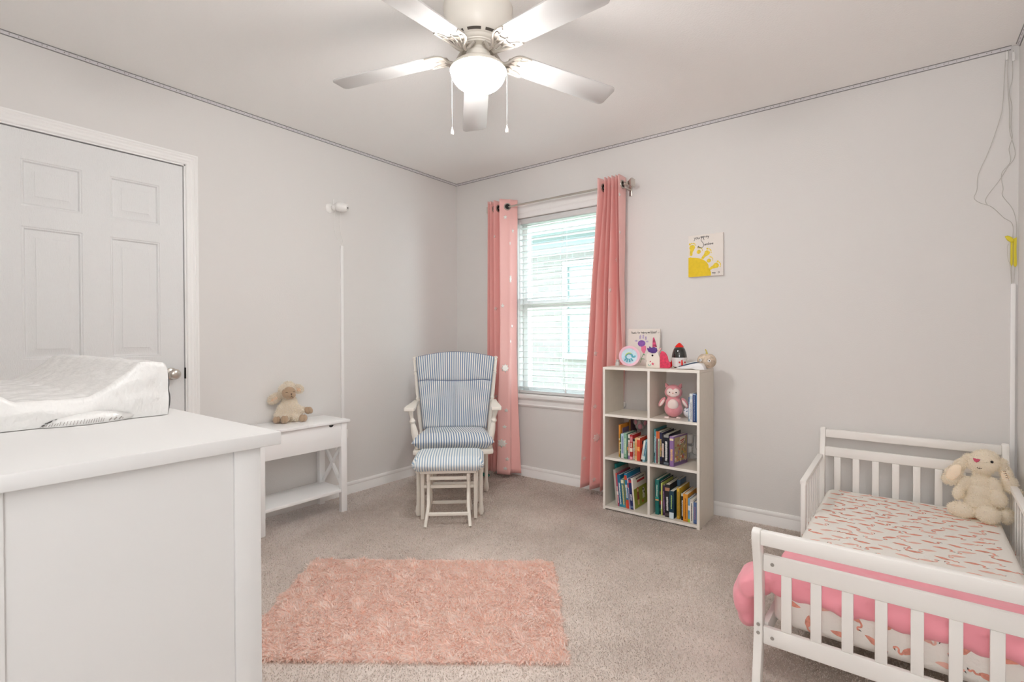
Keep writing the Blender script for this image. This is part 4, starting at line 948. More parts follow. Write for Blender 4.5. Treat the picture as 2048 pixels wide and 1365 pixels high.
def art_farm(bm, w, h, d, m):
    face(bm, w, [(0.003, 0.02*h), (d-0.003, 0.02*h), (d-0.003, 0.64*h), (0.003, 0.64*h)], m((150, 158, 52)))
    face(bm, w, [(0.30*d, 0.80*h), (0.86*d, 0.80*h), (0.86*d, 0.87*h), (0.30*d, 0.87*h)], m((190, 50, 60)))
    for k in range(7): face(bm, w, [(d*(0.24+.09*k), .91*h), (d*(.30+.09*k), .91*h), (d*(.30+.09*k), .955*h), (d*(.24+.09*k), .955*h)], m((70, 60, 60)))
    face(bm, w, circ(0.30*d, 0.58*h, 0.013, 0.015), m((200, 90, 50)), 0.0008); face(bm, w, circ(0.30*d, 0.56*h, 0.009, 0.010), m((225, 180, 150)), 0.0011)
    face(bm, w, [(0.22*d, 0.26*h), (0.38*d, 0.26*h), (0.35*d, 0.50*h), (0.26*d, 0.50*h)], m((140, 60, 60)), 0.0008)
    face(bm, w, [(0.25*d, 0.10*h), (0.29*d, 0.10*h), (0.29*d, 0.26*h), (0.25*d, 0.26*h)], m((225, 180, 150)), 0.0008); face(bm, w, [(0.32*d, 0.10*h), (0.36*d, 0.10*h), (0.36*d, 0.26*h), (0.32*d, 0.26*h)], m((225, 180, 150)), 0.0008)
    face(bm, w, circ(0.72*d, 0.45*h, 0.016, 0.022), m((235, 232, 222)), 0.0008); face(bm, w, circ(0.70*d, 0.50*h, 0.009, 0.008), m((30, 28, 28)), 0.0011); face(bm, w, circ(0.75*d, 0.40*h, 0.006, 0.008), m((30, 28, 28)), 0.0011)
    for q in (.63, .70, .77): face(bm, w, [(q*d, .22*h), ((q+.03)*d, .22*h), ((q+.03)*d, .36*h), (q*d, .36*h)], m((235, 232, 222)), 0.0008)
    face(bm, w, circ(0.62*d, 0.14*h, 0.012, 0.008), m((200, 90, 50)), 0.0008)
def art_plain(c1, c2):
    def f(bm, w, h, d, m):
        face(bm, w, [(0.2*d, 0.15*h), (0.85*d, 0.15*h), (0.85*d, 0.55*h), (0.2*d, 0.55*h)], m(c1)); face(bm, w, [(0.25*d, 0.68*h), (0.8*d, 0.68*h), (0.8*d, 0.85*h), (0.25*d, 0.85*h)], m(c2))
    return f
G1, G2, G3, G4, G5 = 'books in the middle left cube', 'books in the middle right cube', 'books in the bottom left cube', 'books in the bottom right cube', 'books in the top right cube'
z = SH['M']; Y0 = 2.985
book('tall orange and yellow book leftmost in the middle left cube', -1.4265, Y0+.02, z, .0125, .205, .17, 0, (214, 140, 50), [(.52, .58, (235, 215, 170)), (.0, .06, (200, 160, 60))], ((235, 210, 150), .1, .45), group=G1)
book('thin purple grey magazine standing tall behind the green book', -1.4135, Y0+.045, z, .004, .182, .15, 0, (120, 105, 130), [(.7, .75, (60, 55, 70))], group=G1, hard=False)
book('brown and gold book standing far back beside the toy mouse', -1.4065, Y0+.13, z, .012, .225, .10, 0, (90, 60, 75), [(.6, 1, (150, 110, 50))], group=G1)
book('dark green leaf patterned book in the middle left cube', -1.4090, Y0, z, .0095, .150, .11, 0, (50, 105, 60), [(.3, .36, (160, 190, 130)), (.6, .66, (200, 210, 180))], group=G1)
book('pale blue book with lilac lettering in the middle left cube', -1.3985, Y0-.005, z, .0175, .155, .14, 0, (180, 205, 220), [(0, .2, (215, 215, 220))], ((120, 130, 175), .2, .9), group=G1)
book('mint green book beside the pale blue one', -1.3800, Y0-.005, z, .0185, .160, .14, 0, (138, 180, 155), [(0, .06, (90, 140, 110))], ((215, 230, 205), .2, .8), group=G1)
book('slim dark green book with orange spot in the middle left cube', -1.3605, Y0, z, .0085, .155, .13, 0, (70, 110, 90), [(.35, .48, (215, 150, 50))], group=G1)
book('white board book with violet foot left of the red books', -1.3510, Y0-.005, z, .0115, .155, .12, 0, (228, 222, 212), [(0, .15, (140, 110, 160)), (.78, .86, (90, 110, 90))], ((180, 70, 60), .25, .7), group=G1)
book('red book with pink checks and white patches on its spine', -1.3385, Y0-.007, z, .0180, .155, .13, 0, (176, 40, 44), [(.72, .93, (205, 130, 135)), (.32, .47, (235, 220, 205)), (.02, .12, (230, 160, 170))], ((240, 225, 210), .5, .68), group=G1)
book('multicoloured book with red black and lime spots on its spine', -1.3195, Y0-.005, z, .0155, .130, .11, 0, (150, 140, 120), [(.9, 1, (40, 40, 40)), (.6, .8, (120, 140, 50)), (.2, .45, (150, 50, 45))], ((230, 225, 210), .05, .9), group=G1)
book('cream yellow book left of the wide orange book', -1.3030, Y0-.01, z, .0125, .140, .12, 0, (225, 190, 130), [(0, .05, (235, 215, 180))], ((215, 140, 70), .2, .8), group=G1)
book('wide orange red book with dark cover in the middle left cube', -1.2895, Y0-.012, z, .0200, .142, .13, 0, (212, 74, 48), [(.42, .62, (228, 130, 50)), (.92, 1, (230, 190, 150))], ((240, 190, 120), .45, .6), art=art_plain((90, 30, 30), (60, 25, 25)), group=G1)
book('leaning white book with black foot in the middle left cube', -1.2640, Y0-.015, z+.001, .0110, .132, .12, 9, (230, 228, 220), [(0, .10, (25, 25, 25))], ((150, 150, 150), .3, .6), group=G1)
book('leaning pale blue book rightmost in the middle left cube', -1.2515, Y0-.017, z+.001, .0125, .140, .12, 9, (130, 180, 195), [(0.1, .25, (210, 225, 225))], ((60, 90, 120), .3, .9), group=G1)
Y0 = 2.980
book('teal book leftmost in the middle right cube', -1.1860, Y0+.01, z, .0085, .205, .19, 0, (70, 135, 140), [(.2, .3, (40, 90, 95))], ((210, 225, 225), .3, .8), group=G2)
book('pale blue thin book second in the middle right cube', -1.1770, Y0+.005, z, .0080, .190, .19, 0, (175, 205, 215), [(.85, 1, (90, 150, 170))], ((80, 140, 165), .1, .7), group=G2)
book('maroon book with orange head in the middle right cube', -1.1685, Y0, z, .0095, .195, .18, 0, (110, 40, 50), [(.78, 1, (215, 105, 50)), (.05, .6, (120, 35, 50))], group=G2)
book('grey green book with orange head in the middle right cube', -1.1585, Y0, z, .0125, .195, .18, 0, (196, 200, 180), [(.78, 1, (214, 110, 60)), (0, .75, (200, 205, 190))], ((70, 130, 60), .05, .7), group=G2, tw=.3)
book('navy book with gold lettering in the middle right cube', -1.1455, Y0-.006, z, .0160, .190, .20, 0, (28, 34, 70), [(.0, .12, (30, 25, 40)), (.45, .52, (140, 50, 60))], ((215, 185, 110), .25, .8), group=G2)
book('slim black book with white strip in the middle right cube', -1.1290, Y0-.006, z, .0110, .182, .20, 0, (30, 24, 34), [(.25, .70, (232, 218, 210))], ((150, 60, 60), .3, .65), group=G2, tw=.2)
book('thick black space book with white title in the middle right cube', -1.1175, Y0-.012, z, .0300, .185, .21, 0, (16, 20, 36), [(.9, .99, (150, 150, 145)), (.03, .10, (90, 100, 110))], ((232, 232, 228), .15, .78), art=art_plain((120, 40, 70), (150, 150, 150)), group=G2, tw=.4)
book('purple story book with crowded picture cover facing right', -1.0800, Y0-.018, z, .0250, .178, .170, 0, (140, 108, 160), [(.86, .93, (230, 215, 180))], ((232, 190, 130), .2, .58), art=art_story, yaw=-9, group=G2, tw=.5)
z = SH['B']; Y0 = 3.000
book('teal book top peeking out above the grey folder', -1.4540, Y0+.045, z, .011, .252, .18, -5, (30, 140, 140), group=G3)
book('grey board folder leftmost in the bottom left cube', -1.4410, Y0-.005, z, .0150, .228, .20, -5, (170, 165, 160), [(.02, .98, (180, 175, 168))], group=G3)
book('pink and red slim book beside the grey folder', -1.4250, Y0-.010, z, .0110, .208, .20, -5, (175, 70, 95), [(.9, 1, (200, 80, 60)), (.35, .45, (235, 225, 220))], ((240, 220, 220), .1, .6), group=G3)
book('deep teal book with white lettering in the bottom left cube', -1.4130, Y0-.012, z, .0210, .200, .20, -5, (20, 100, 135), [(0, .08, (30, 130, 160))], ((225, 235, 235), .08, .75), group=G3, tw=.35)
book('short striped blue and lime book in the bottom left cube', -1.3905, Y0-.012, z, .0190, .178, .17, -5, (90, 130, 140), [(.85, .97, (225, 225, 200)), (0, .1, (70, 150, 170))], ((220, 215, 140), .1, .8), group=G3)
book('olive green slim book in the bottom left cube', -1.3700, Y0-.010, z, .0080, .195, .18, -5, (140, 145, 60), [(.0, .2, (215, 110, 60))], group=G3)
book('blue book with red head and foot in the bottom left cube', -1.3605, Y0-.018, z, .0160, .218, .21, -5, (35, 120, 160), [(.0, .25, (205, 70, 50)), (.82, .95, (200, 70, 50)), (.60, .68, (190, 205, 215))], ((225, 230, 235), .3, .6), group=G3)
book('slim white and violet book left of the navy book', -1.3435, Y0-.018, z, .0075, .190, .20, -5, (200, 195, 215), [(.7, .85, (180, 60, 70))], ((60, 60, 110), .1, .65), group=G3)
book('navy book with round crest in the bottom left cube', -1.3345, Y0-.020, z, .0200, .188, .20, -5, (32, 42, 96), [(.88, .97, (190, 60, 70)), (.04, .12, (90, 110, 150))], ((220, 225, 235), .3, .5), group=G3)
book('white and lime farm picture book with red banner cover', -1.3135, Y0-.022, z, .0095, .196, .205, -5, (228, 222, 212), art=art_farm, group=G3)
Y0 = 2.995
book('dark teal book leftmost in the bottom right cube', -1.1790, Y0-.005, z, .0215, .212, .20, 0, (24, 110, 105), [(.40, .44, (220, 170, 110)), (.46, .50, (40, 160, 150))], ((200, 225, 215), .52, .85), group=G4, tw=.3)
book('dark blue floral book behind the lime book', -1.1570, Y0+.010, z, .0125, .200, .20, 0, (40, 50, 70), [(.3, .42, (170, 60, 60)), (.6, .7, (150, 90, 70)), (.1, .2, (70, 110, 100))], group=G4)
book('thin lime and cream book tilted in the bottom right cube', -1.1430, Y0-.005, z, .0070, .195, .19, 0, (200, 205, 110), [(.2, .45, (230, 225, 200))], group=G4)
book('dark purple book in the bottom right cube', -1.1345, Y0+.005, z, .0160, .182, .19, -2, (66, 36, 76), [(.3, .5, (90, 50, 100))], ((200, 170, 200), .1, .8), group=G4, tw=.2)
book('thick black book with white cursive title in bottom right cube', -1.1160, Y0-.012, z, .0290, .196, .20, 0, (24, 24, 28), [(.8, .9, (180, 130, 100)), (.03, .12, (70, 60, 60))], ((225, 225, 220), .2, .62), group=G4, tw=.35)
book('dark teal book with pale foot beside the black book', -1.0860, Y0-.022, z, .0270, .164, .13, 0, (18, 60, 78), [(0, .22, (205, 220, 228))], ((170, 200, 120), .35, .85), group=G4, tw=.25)
book('tall blue slim book behind the dark teal one', -1.0870, Y0+.115, z, .0200, .200, .11, 0, (90, 120, 150), group=G4)
book('mustard yellow book with brown lettering', -1.0470, Y0-.005, z, .0165, .182, .18, 0, (205, 165, 50), [(0, .04, (190, 150, 50))], ((120, 80, 40), .1, .9), group=G4, tw=.3)
book('black spined book left of the amber book', -1.0190, Y0-.010, z, .0145, .158, .17, 0, (26, 26, 30), [(.9, 1, (190, 190, 180))], ((225, 225, 220), .15, .75), group=G4, tw=.4)
book('wide amber orange book with pale pages on top', -1.0040, Y0-.020, z, .0265, .160, .18, 0, (222, 150, 45), [(0, .05, (205, 130, 40))], ((150, 80, 30), .1, .85), art=art_plain((180, 110, 50), (230, 190, 110)), group=G4, tw=.2)
book('light blue slim book between amber and white books', -.9750, Y0-.022, z, .0120, .140, .13, 0, (110, 160, 195), [(0, .15, (160, 190, 60)), (.5, .7, (225, 230, 235))], group=G4)
book('white book with small black figures on its spine', -.9625, Y0-.025, z, .0190, .136, .13, 0, (226, 222, 212), [(.9, 1, (205, 200, 190))], ((50, 45, 45), .1, .85), group=G4, tw=.3)
book('blue grey book rightmost in the bottom right cube', -.9430, Y0-.025, z, .0180, .124, .13, 0, (84, 112, 160), [(.0, .06, (60, 85, 130))], ((200, 130, 130), .2, .8), group=G4, tw=.2)
z = SH['T']; Y0 = 2.972
book('thin powder blue book left of the white one beside the owl', -.9735, Y0+.005, z, .0095, .140, .13, 0, (110, 150, 180), [(.8, 1, (70, 100, 150))], ((225, 235, 240), .1, .7), group=G5)
book('white book with faint grey lettering in the top right cube', -.9630, Y0-.008, z, .0170, .162, .15, 0, (222, 224, 226), [(.8, .92, (190, 205, 215))], ((120, 130, 150), .08, .7), group=G5, tw=.25)
book('navy book with pale dotted spine in the top right cube', -.9450, Y0-.008, z, .0165, .164, .15, 0, (28, 52, 110), [(.95, 1, (150, 170, 200))], ((170, 190, 215), .05, .92), group=G5, tw=.25)
book('blue book rightmost against the side of the top right cube', -.9275, Y0-.010, z, .0095, .160, .15, 0, (40, 100, 150), [(.0, .05, (30, 70, 110))], group=G5)

# chargers in the middle right cube, plugged into the wall behind
t = thing('wall_outlet', 'white wall outlet with two adapters inside the middle right cube', 'outlet', (-1.035, YB, 0.34))
bm = new(); box(bm, -1.078, -1.004, YB-0.006, YB, 0.345, 0.485, 0.003); obj('cover_plate', bm, M_plast, t)
bm = new(); box(bm, -1.074, -1.034, YB-0.060, YB-0.0065, 0.430, 0.488, 0.008, seg=3); obj('power_adapter', bm, M_plast, t)
bm = new(); prism(bm, [(-1.070, 0.412), (-1.036, 0.412), (-1.038, 0.380), (-1.048, 0.372), (-1.058, 0.372), (-1.068, 0.380)], 0, 0.045, frame((0, YB-0.052, 0), (1, 0, 0), (0, 0, 1), (0, 1, 0)), r=0.003); obj('power_adapter', bm, M_plast, t)
M_gw = mat('grey_wire', (0.45, 0.44, 0.42), 0.5)
bm = new(); yq = YB-0.035
tube(bm, spline([(-1.060, yq-.02, .374), (-1.062, yq-.02, .350), (-1.060, yq-.03, .339)], 5), 0.0017, 6); tube(bm, spline([(-1.050, yq-.02, .374), (-1.048, yq-.02, .350), (-1.050, yq-.03, .339)], 5), 0.0017, 6)
tube(bm, spline([(-1.045, yq, .425), (-1.030, yq, .420), (-1.026, yq, .46), (-1.022, yq, .485), (-1.014, yq, .47), (-1.014, yq, .41), (-0.995, yq, .375), (-0.985, yq, .350), (-1.01, yq-.02, .339)], 6), 0.0016, 6)
tube(bm, spline([(-1.045, yq, .420), (-1.036, yq, .40), (-1.034, yq, .372), (-1.02, yq, .362), (-1.0, yq, .36)], 6), 0.0012, 6)
obj('power_cord', bm, M_gw, t)
bm = new(); prism(bm, [(-1.030, 0.3375), (-0.975, 0.3375), (-0.978, 0.470), (-0.985, 0.481), (-1.020, 0.481), (-1.028, 0.470)], 0, 0.010, frame((0, YB-0.030, 0), (1, 0, 0), (0, 0, 1), (0, 1, 0)), r=0.003); o = obj('white_board', bm, M_plast); tag(o, 'plain white rounded panel standing against the wall in middle right cube', 'panel'); rebase(o, (-1.0, YB-.025, .3375))

# ------------------------------------------------------------------ plush toys and ornaments on and in the bookcase
M_eye = mat('eye_black', (0.012, 0.012, 0.014), 0.15)
def plush(name, ells, voxel, mats_, par, fur=None, smooth=6, sharp=180):
    me = blob(name, ells, voxel, smooth)
    if fur:
        P, Nn = sample_surface(me, fur['n']); me = add_fur(me, P, Nn, fur['len'], fur['w'], fur['lean'], fur.get('slots', (0,)), curl=fur.get('curl', 0.1), down=fur.get('down', 0.15))
    finish(me, mats_, sharp)
    return link(name, me, par, local=True)
rX, rY, rZ = (lambda a: Matrix.Rotation(math.radians(a), 3, 'X')), (lambda a: Matrix.Rotation(math.radians(a), 3, 'Y')), (lambda a: Matrix.Rotation(math.radians(a), 3, 'Z'))
# pink owl
M_ow = mat('owl_pink', (0.72, 0.29, 0.32), 0.95, bump=(90, 0.002), sheen=0.5); M_owp = mat('owl_cream', (0.86, 0.72, 0.68), 0.95, bump=(90, 0.001))
ow = thing('plush_owl', 'pink plush owl with cream belly sitting in the top right cube', 'stuffed toy', (-1.094, 3.068, 0.6125), math.radians(14))
plush('body', [((0, 0, .052), (.054, .046, .052)), ((0, 0, .085), (.048, .040, .045)), ((0, 0, .115), (.036, .032, .03)), ((0, 0, .152), (.053, .038, .042)), ((0, 0, .165), (.047, .036, .036))], .004, [M_ow], ow)
for sx in (-1, 1):
    bm = new(); lathe(bm, [(.014, 0), (.010, .012), (.003, .024), (0, .026)], 12, Matrix.Translation((sx*.036, 0, .185)) @ (rY(sx*24).to_4x4())); obj('ear', bm, M_ow, ow, local=True)
    bm = new(); ball(bm, (sx*.067, -.006, .092), (.014, .010, .034), rot=rY(-sx*32)); wg = obj('wing', bm, M_ow, ow, local=True)
    bm = new(); ball(bm, (sx*.0665, -.011, .088), (.009, .007, .026), rot=rY(-sx*32)); obj('wing_patch', bm, M_owp, wg, local=True)
    bm = new(); box(bm, sx*.034-.014, sx*.034+.014, -.062, -.030, 0.0005, .009, .004); obj('foot', bm, M_owp, ow, local=True)
    bm = new(); ball(bm, (sx*.0185, -.0405, .156), (.0034, .002, .0036)); obj('eye', bm, M_eye, ow, local=True)
bm = new(); ball(bm, (0, -.031, .079), (.032, .018, .035)); obj('belly_patch', bm, M_owp, ow, local=True)
bm = new(); ball(bm, (-.014, -.027, .155), (.025, .0135, .025)); ball(bm, (.014, -.027, .155), (.025, .0135, .025)); ball(bm, (0, -.026, .142), (.026, .0135, .018)); obj('face_patch', bm, M_owp, ow, local=True)
bm = new(); lathe(bm, [(.0045, 0), (.003, .004), (0, .007)], 8, frame((0, -.0395, .150), (1, 0, 0), (0, 0, 1), (0, -1, 0))); obj('beak', bm, mat('beak_pink', (.75, .42, .36), .7), ow, local=True)
# patterned ball behind the owl
t = thing('toy_ball', 'white fabric ball with blue leaf print beside the owl', 'ball', (-1.012, 3.105, 0.6125)); bm = new(); ball(bm, (0, 0, .034), .034, n=3); b0 = obj('sphere', bm, mat('ball_white', (.82, .84, .88), .6), t, local=True)
bm = new()
for k, (a, e) in enumerate(((-.3, .7), (.3, .55), (-.1, .25), (.6, .15), (-.7, .3), (0, 1.0))):
    c = Vector((math.sin(a)*math.cos(e), -math.cos(a)*math.cos(e), math.sin(e)))
    ball(bm, Vector((0, 0, .034))+c*.0325, (.0035, .0035, .0035), n=1); ball(bm, Vector((0, 0, .034))+(c+Vector((.14, 0, .06))).normalized()*.0325, (.0028, .0028, .0028), n=1)
obj('leaf_print', bm, mat('print_blue', (.10, .22, .42), .6), b0, local=True)
# grey mouse lying on the books
ms = thing('plush_mouse', 'grey plush mouse with pink ears lying on books, middle left cube', 'stuffed toy', (-1.345, 3.150, .492), math.radians(25))
M_mg = mat('mouse_grey', (.50, .47, .46), .95, bump=(80, .002)); M_mp = mat('mouse_pink', (.70, .32, .38), .9)
plush('body', [((0, 0, .026), (.030, .026, .024)), ((-.004, -.012, .046), (.017, .016, .024)), ((-.006, -.018, .062), (.010, .010, .014))], .0035, [M_mg], ms)
for sx, c in ((-1, (-.026, .004, .052)), (1, (.034, .004, .050))):
    bm = new(); ball(bm, c, (.015, .005, .022), rot=rY(sx*14)); e = obj('ear', bm, M_mg, ms, local=True); bm = new(); ball(bm, (c[0], c[1]-.004, c[2]), (.010, .003, .017), rot=rY(sx*14)); obj('ear_lining', bm, M_mp, e, local=True)
bm = new(); ball(bm, (-.007, -.020, .074), (.005, .005, .006)); obj('nose', bm, M_eye, ms, local=True)
bm = new(); ball(bm, (.000, -.028, .030), (.014, .007, .018)); obj('tummy', bm, M_mp, ms, local=True)
# painted plate
pl = thing('painted_plate', 'small plate with pink rim and teal jellyfish leaning on bookcase top', 'plate', (-1.400, 3.120, BH))
Mp = frame((-1.398, 3.105, BH+.0665), (.912, .41, 0), (-.41*.17, .912*.17, .985), (.41*.985, -.912*.985, .17))
bm = new(); lathe(bm, [(0, -.004), (.060, -.002), (.067, .002), (.067, .0045), (.060, .0035), (.050, .0015), (.046, -.0008), (0, -.001)], 48, Mp); p0 = obj('disc', bm, mat('plate_pink', (.86, .52, .62), .35), pl)
bm = new(); lathe(bm, [(0, -.0007), (.0455, -.0006), (.0505, .0021), (.0505, .0026), (.0455, -.0001), (0, -.0001)], 40, Mp); obj('painted_centre', bm, mat('plate_blue', (.62, .78, .88), .35, var=(40, .12)), pl)
bm = new(); tl = mat('plate_teal', (.12, .46, .55), .4); P3 = lambda x, y, z=.002: Mp @ Vector((x, y, z))
tube(bm, [P3(.021*math.cos(a)-.002, .021*math.sin(a)-.004) for a in [math.radians(200-v) for v in range(0, 225, 15)]], .0055, 8)
for pts in ([(-.018, -.010), (-.024, -.022), (-.032, -.028)], [(-.010, -.016), (-.013, -.030), (-.018, -.038)], [(.0, -.018), (.002, -.032), (.001, -.040)], [(.010, -.014), (.017, -.024), (.020, -.031)], [(.018, -.004), (.030, -.005), (.037, .003)]): tube(bm, spline([P3(*p) for p in pts], 4), .0048, 8)
obj('jellyfish', bm, tl, pl)
bm = new(); tube(bm, [P3(.021*math.cos(a)-.002, .021*math.sin(a)-.002, .004) for a in [math.radians(v) for v in range(50, 190, 14)]], .0040, 8); obj('green_arc', bm, mat('plate_lime', (.50, .60, .06), .4), pl)
# stroke lettering
GL = {'y': [[(0, .5), (.2, .1)], [(.4, .5), (.1, -.35), (-.05, -.35)]], 'o': [[(.2, .5), (.02, .4), (0, .15), (.18, 0), (.38, .12), (.38, .38), (.2, .5)]], 'u': [[(0, .5), (.02, .1), (.2, 0), (.36, .15), (.38, .5)], [(.38, .5), (.4, 0)]],
      'a': [[(.38, .45), (.15, .5), (0, .25), (.12, 0), (.36, .15), (.38, .5)], [(.38, .5), (.42, 0)]], 'r': [[(0, .5), (.02, 0)], [(.02, .3), (.15, .48), (.3, .46)]], 'e': [[(.02, .26), (.36, .28), (.3, .48), (.12, .5), (0, .25), (.12, 0), (.36, .08)]],
      'm': [[(0, .5), (.02, 0)], [(.02, .35), (.15, .5), (.24, .4), (.25, 0)], [(.25, .35), (.38, .5), (.48, .4), (.5, 0)]], 'n': [[(0, .5), (.02, 0)], [(.02, .35), (.2, .5), (.33, .4), (.35, 0)]], 's': [[(.3, .45), (.1, .5), (.04, .38), (.28, .18), (.2, 0), (0, .05)]],
      'h': [[(.02, 1), (.02, 0)], [(.02, .35), (.2, .5), (.33, .4), (.35, 0)]], 'i': [[(.05, .5), (.07, 0)], [(.05, .68), (.06, .72)]], 'k': [[(.02, 1), (.02, 0)], [(.32, .5), (.04, .22), (.34, 0)]], 'f': [[(.35, .95), (.2, 1), (.14, .8), (.14, 0)], [(0, .5), (.3, .5)]],
      'p': [[(0, .5), (.02, -.4)], [(.02, .35), (.2, .5), (.36, .25), (.2, 0), (.02, .1)]], 'l': [[(.03, 1), (.05, 0)]], 'g': [[(.36, .45), (.15, .5), (0, .25), (.15, .05), (.36, .2)], [(.37, .5), (.34, -.25), (.1, -.38)]], 'b': [[(.02, 1), (.02, 0)], [(.02, .35), (.2, .5), (.36, .25), (.2, 0), (.02, .1)]],
      'T': [[(-.05, .95), (.45, .97)], [(.2, .96), (.2, 0)]], '!': [[(.05, .95), (.05, .3)], [(.05, .06), (.06, .02)]], '2': [[(0, .75), (.15, .95), (.35, .8), (.25, .45), (0, 0), (.4, .02)]], '1': [[(.05, .75), (.2, .95), (.2, 0)]], 't': [[(.15, .85), (.15, .1), (.3, 0)], [(0, .55), (.3, .55)]],
      'c': [[(.35, .45), (.15, .5), (0, .25), (.15, 0), (.36, .08)]], 'S': [[(.55, .85), (.45, 1.12), (.25, 1.1), (.2, .8), (.42, .45), (.45, .1), (.2, -.12), (-.15, -.02), (-.2, .12)]]}
def write(bm, s, M, size, r, mi=0, k=3):
    x = 0.0
    for c in s:
        if c == ' ': x += 0.35; continue
        w_ = max(p[0] for st in GL[c] for p in st)
        for st in GL[c]:
            pts = [M @ Vector(((x+px)*size, py*size, 0)) for px, py in st]
            tube(bm, spline(pts, k), r, 5, mi)
        x += w_+0.16
    return x*size
# card with hand print flower, leaning on the wall
cd = thing('handprint_painting', 'cream canvas with purple handprint flower and thank you writing', 'artwork', (-1.355, 3.225, BH))
sl = 0.10; up = Vector((0, math.sin(sl), math.cos(sl))); nf = Vector((0, -math.cos(sl), math.sin(sl)))
Mc = frame((-1.468, 3.222, BH), (1, 0, 0), up, nf)   # origin lower left of the front face
M_canv = mat('canvas_cream', (.78, .73, .68), .8)
bm = new(); box(bm, 0, .222, 0, .246, -.012, 0, .001, M=Mc); obj('panel', bm, M_canv, cd)
M_ink = mat('ink', (.03, .03, .035), .6); Mw = lambda x, y: Mc @ Matrix.Translation((x, y, .0006))
bm = new(); x = .020; base = .214
for wd in ('Thanks', 'for', 'helping', 'me'): x += write(bm, wd, Mw(x, base), .0130, .00085)+.006; base += .001
wid = write(bm, 'bloom!', Mw(x, base), .0155, .0009)
tube(bm, [Mw(x, base-.005) @ Vector(p) for p in ((0, 0, 0), (.035, .002, 0))], .0007, 5)
xs_ = x+wid+.004; tube(bm, spline([Mw(xs_, base) @ Vector(p) for p in ((0, .006, 0), (.004, .001, 0), (.009, .001, 0), (.012, .007, 0))], 4), .0006, 5)
for dx in (.003, .009): ball(bm, Mw(xs_+dx, base+.009).translation, .0007, n=0)
obj('handwriting', bm, M_ink, cd)
PF = lambda x, y, z=.0008: Mc @ Vector((x, y, z))
def paint(pts, h=.001): bm = new(); prism(bm, pts, 0, h, Mc @ Matrix.Translation((0, 0, .0002))); return bm
M_pur = mat('paint_purple', (.26, .10, .42), .6, var=(120, .35)); M_lil = mat('paint_lilac', (.50, .42, .60), .7, var=(160, .35)); M_pk = mat('paint_pink', (.80, .20, .34), .6)
bm = paint(circ(.098, .148, .027, .022)); hp = obj('handprint', bm, M_pur, cd)
bm = new()
for (x, y, rx, ry) in ((.087, .190, .006, .015), (.108, .193, .006, .014), (.127, .183, .006, .013), (.136, .161, .009, .006), (.060, .165, .010, .006)): prism(bm, circ(x, y, rx, ry), 0, .001, Mc @ Matrix.Translation((0, 0, .0003)))
obj('finger_prints', bm, M_lil, hp)
bm = paint([(.096, .125), (.118, .134), (.130, .130), (.130, .105), (.121, .080), (.110, .085), (.098, .102)]); obj('tulip', bm, M_pk, cd)
bm = new(); tube(bm, spline([PF(.116, .082), PF(.106, .060), PF(.100, .038), PF(.094, .020)], 4), .0012, 6); tube(bm, spline([PF(.110, .070), PF(.118, .074), PF(.126, .070)], 4), .0022, 6); tube(bm, spline([PF(.098, .042), PF(.112, .046), PF(.124, .043)], 4), .0016, 6); obj('stem', bm, mat('paint_green', (.10, .36, .12), .6), cd)
# cut out unicorn
un = thing('unicorn_cutout', 'painted wooden unicorn with purple mane and pink tail on bookcase', 'ornament', (-1.19, 3.06, BH))
Mu = frame((-1.259, 3.052, BH), (1, 0, 0), (0, 0, 1), (0, -1, 0))
def cut(name, pts, m_, th=.008, z0=0., par=None): bm = new(); prism(bm, pts, z0, z0+th, Mu, r=.001); return obj(name, bm, m_, par or un)
M_uw = mat('unicorn_cream', (.84, .77, .70), .7)
cut('body', [(0, 0), (.088, 0), (.088, .060), (.074, .098), (.040, .108), (.014, .094), (.004, .080), (.000, .050), (.006, .040), (.000, .030)], M_uw)
cut('ear', [(.077, .096), (.092, .110), (.098, .124), (.082, .118)], mat('unicorn_ear', (.85, .50, .50), .7))
cut('mane', [(.010, .110), (.018, .098), (.040, .090), (.062, .092), (.074, .105), (.070, .122), (.052, .128), (.034, .124), (.026, .132), (.020, .130), (.022, .119), (.008, .124)], mat('unicorn_purple', (.10, .04, .24), .6), .004, .0085)
cut('horn', [(.040, .127), (.068, .127), (.062, .150), (.056, .172), (.049, .188), (.043, .186), (.041, .160)], mat('unicorn_horn', (.52, .07, .16), .6, var=(90, .5)), .006)
cut('tail', [(.0885, .0), (.148, .0), (.156, .014), (.152, .036), (.142, .044), (.136, .070), (.126, .090), (.112, .102), (.098, .104), (.090, .088)], mat('unicorn_red', (.72, .05, .12), .65, var=(80, .2)))
bm = new(); lathe(bm, [(0, 0), (.0058, 0), (.0058, .002), (0, .003)], 16, Mu @ Matrix.Translation((.042, .076, .0085))); obj('eye', bm, M_eye, un)
bm = new(); pts = []
for k in range(10): a = PI/2+PI*k/5; r = .011 if k % 2 == 0 else .0045; pts.append((.044+r*math.cos(a), .024+r*math.sin(a)))
prism(bm, pts, .0085, .0095, Mu); ball(bm, Mu @ Vector((.028, .038, .009)), .004); fl_ = obj('painted_flower', bm, mat('flower_red', (.70, .08, .16), .6), un)
bm = new(); tube(bm, spline([Mu @ Vector(p) for p in ((.014, .022, .009), (.018, .013, .009), (.028, .013, .009), (.031, .022, .009))], 4), .0013, 6); obj('painted_leaf', bm, mat('leaf_teal', (.12, .45, .40), .6), un)
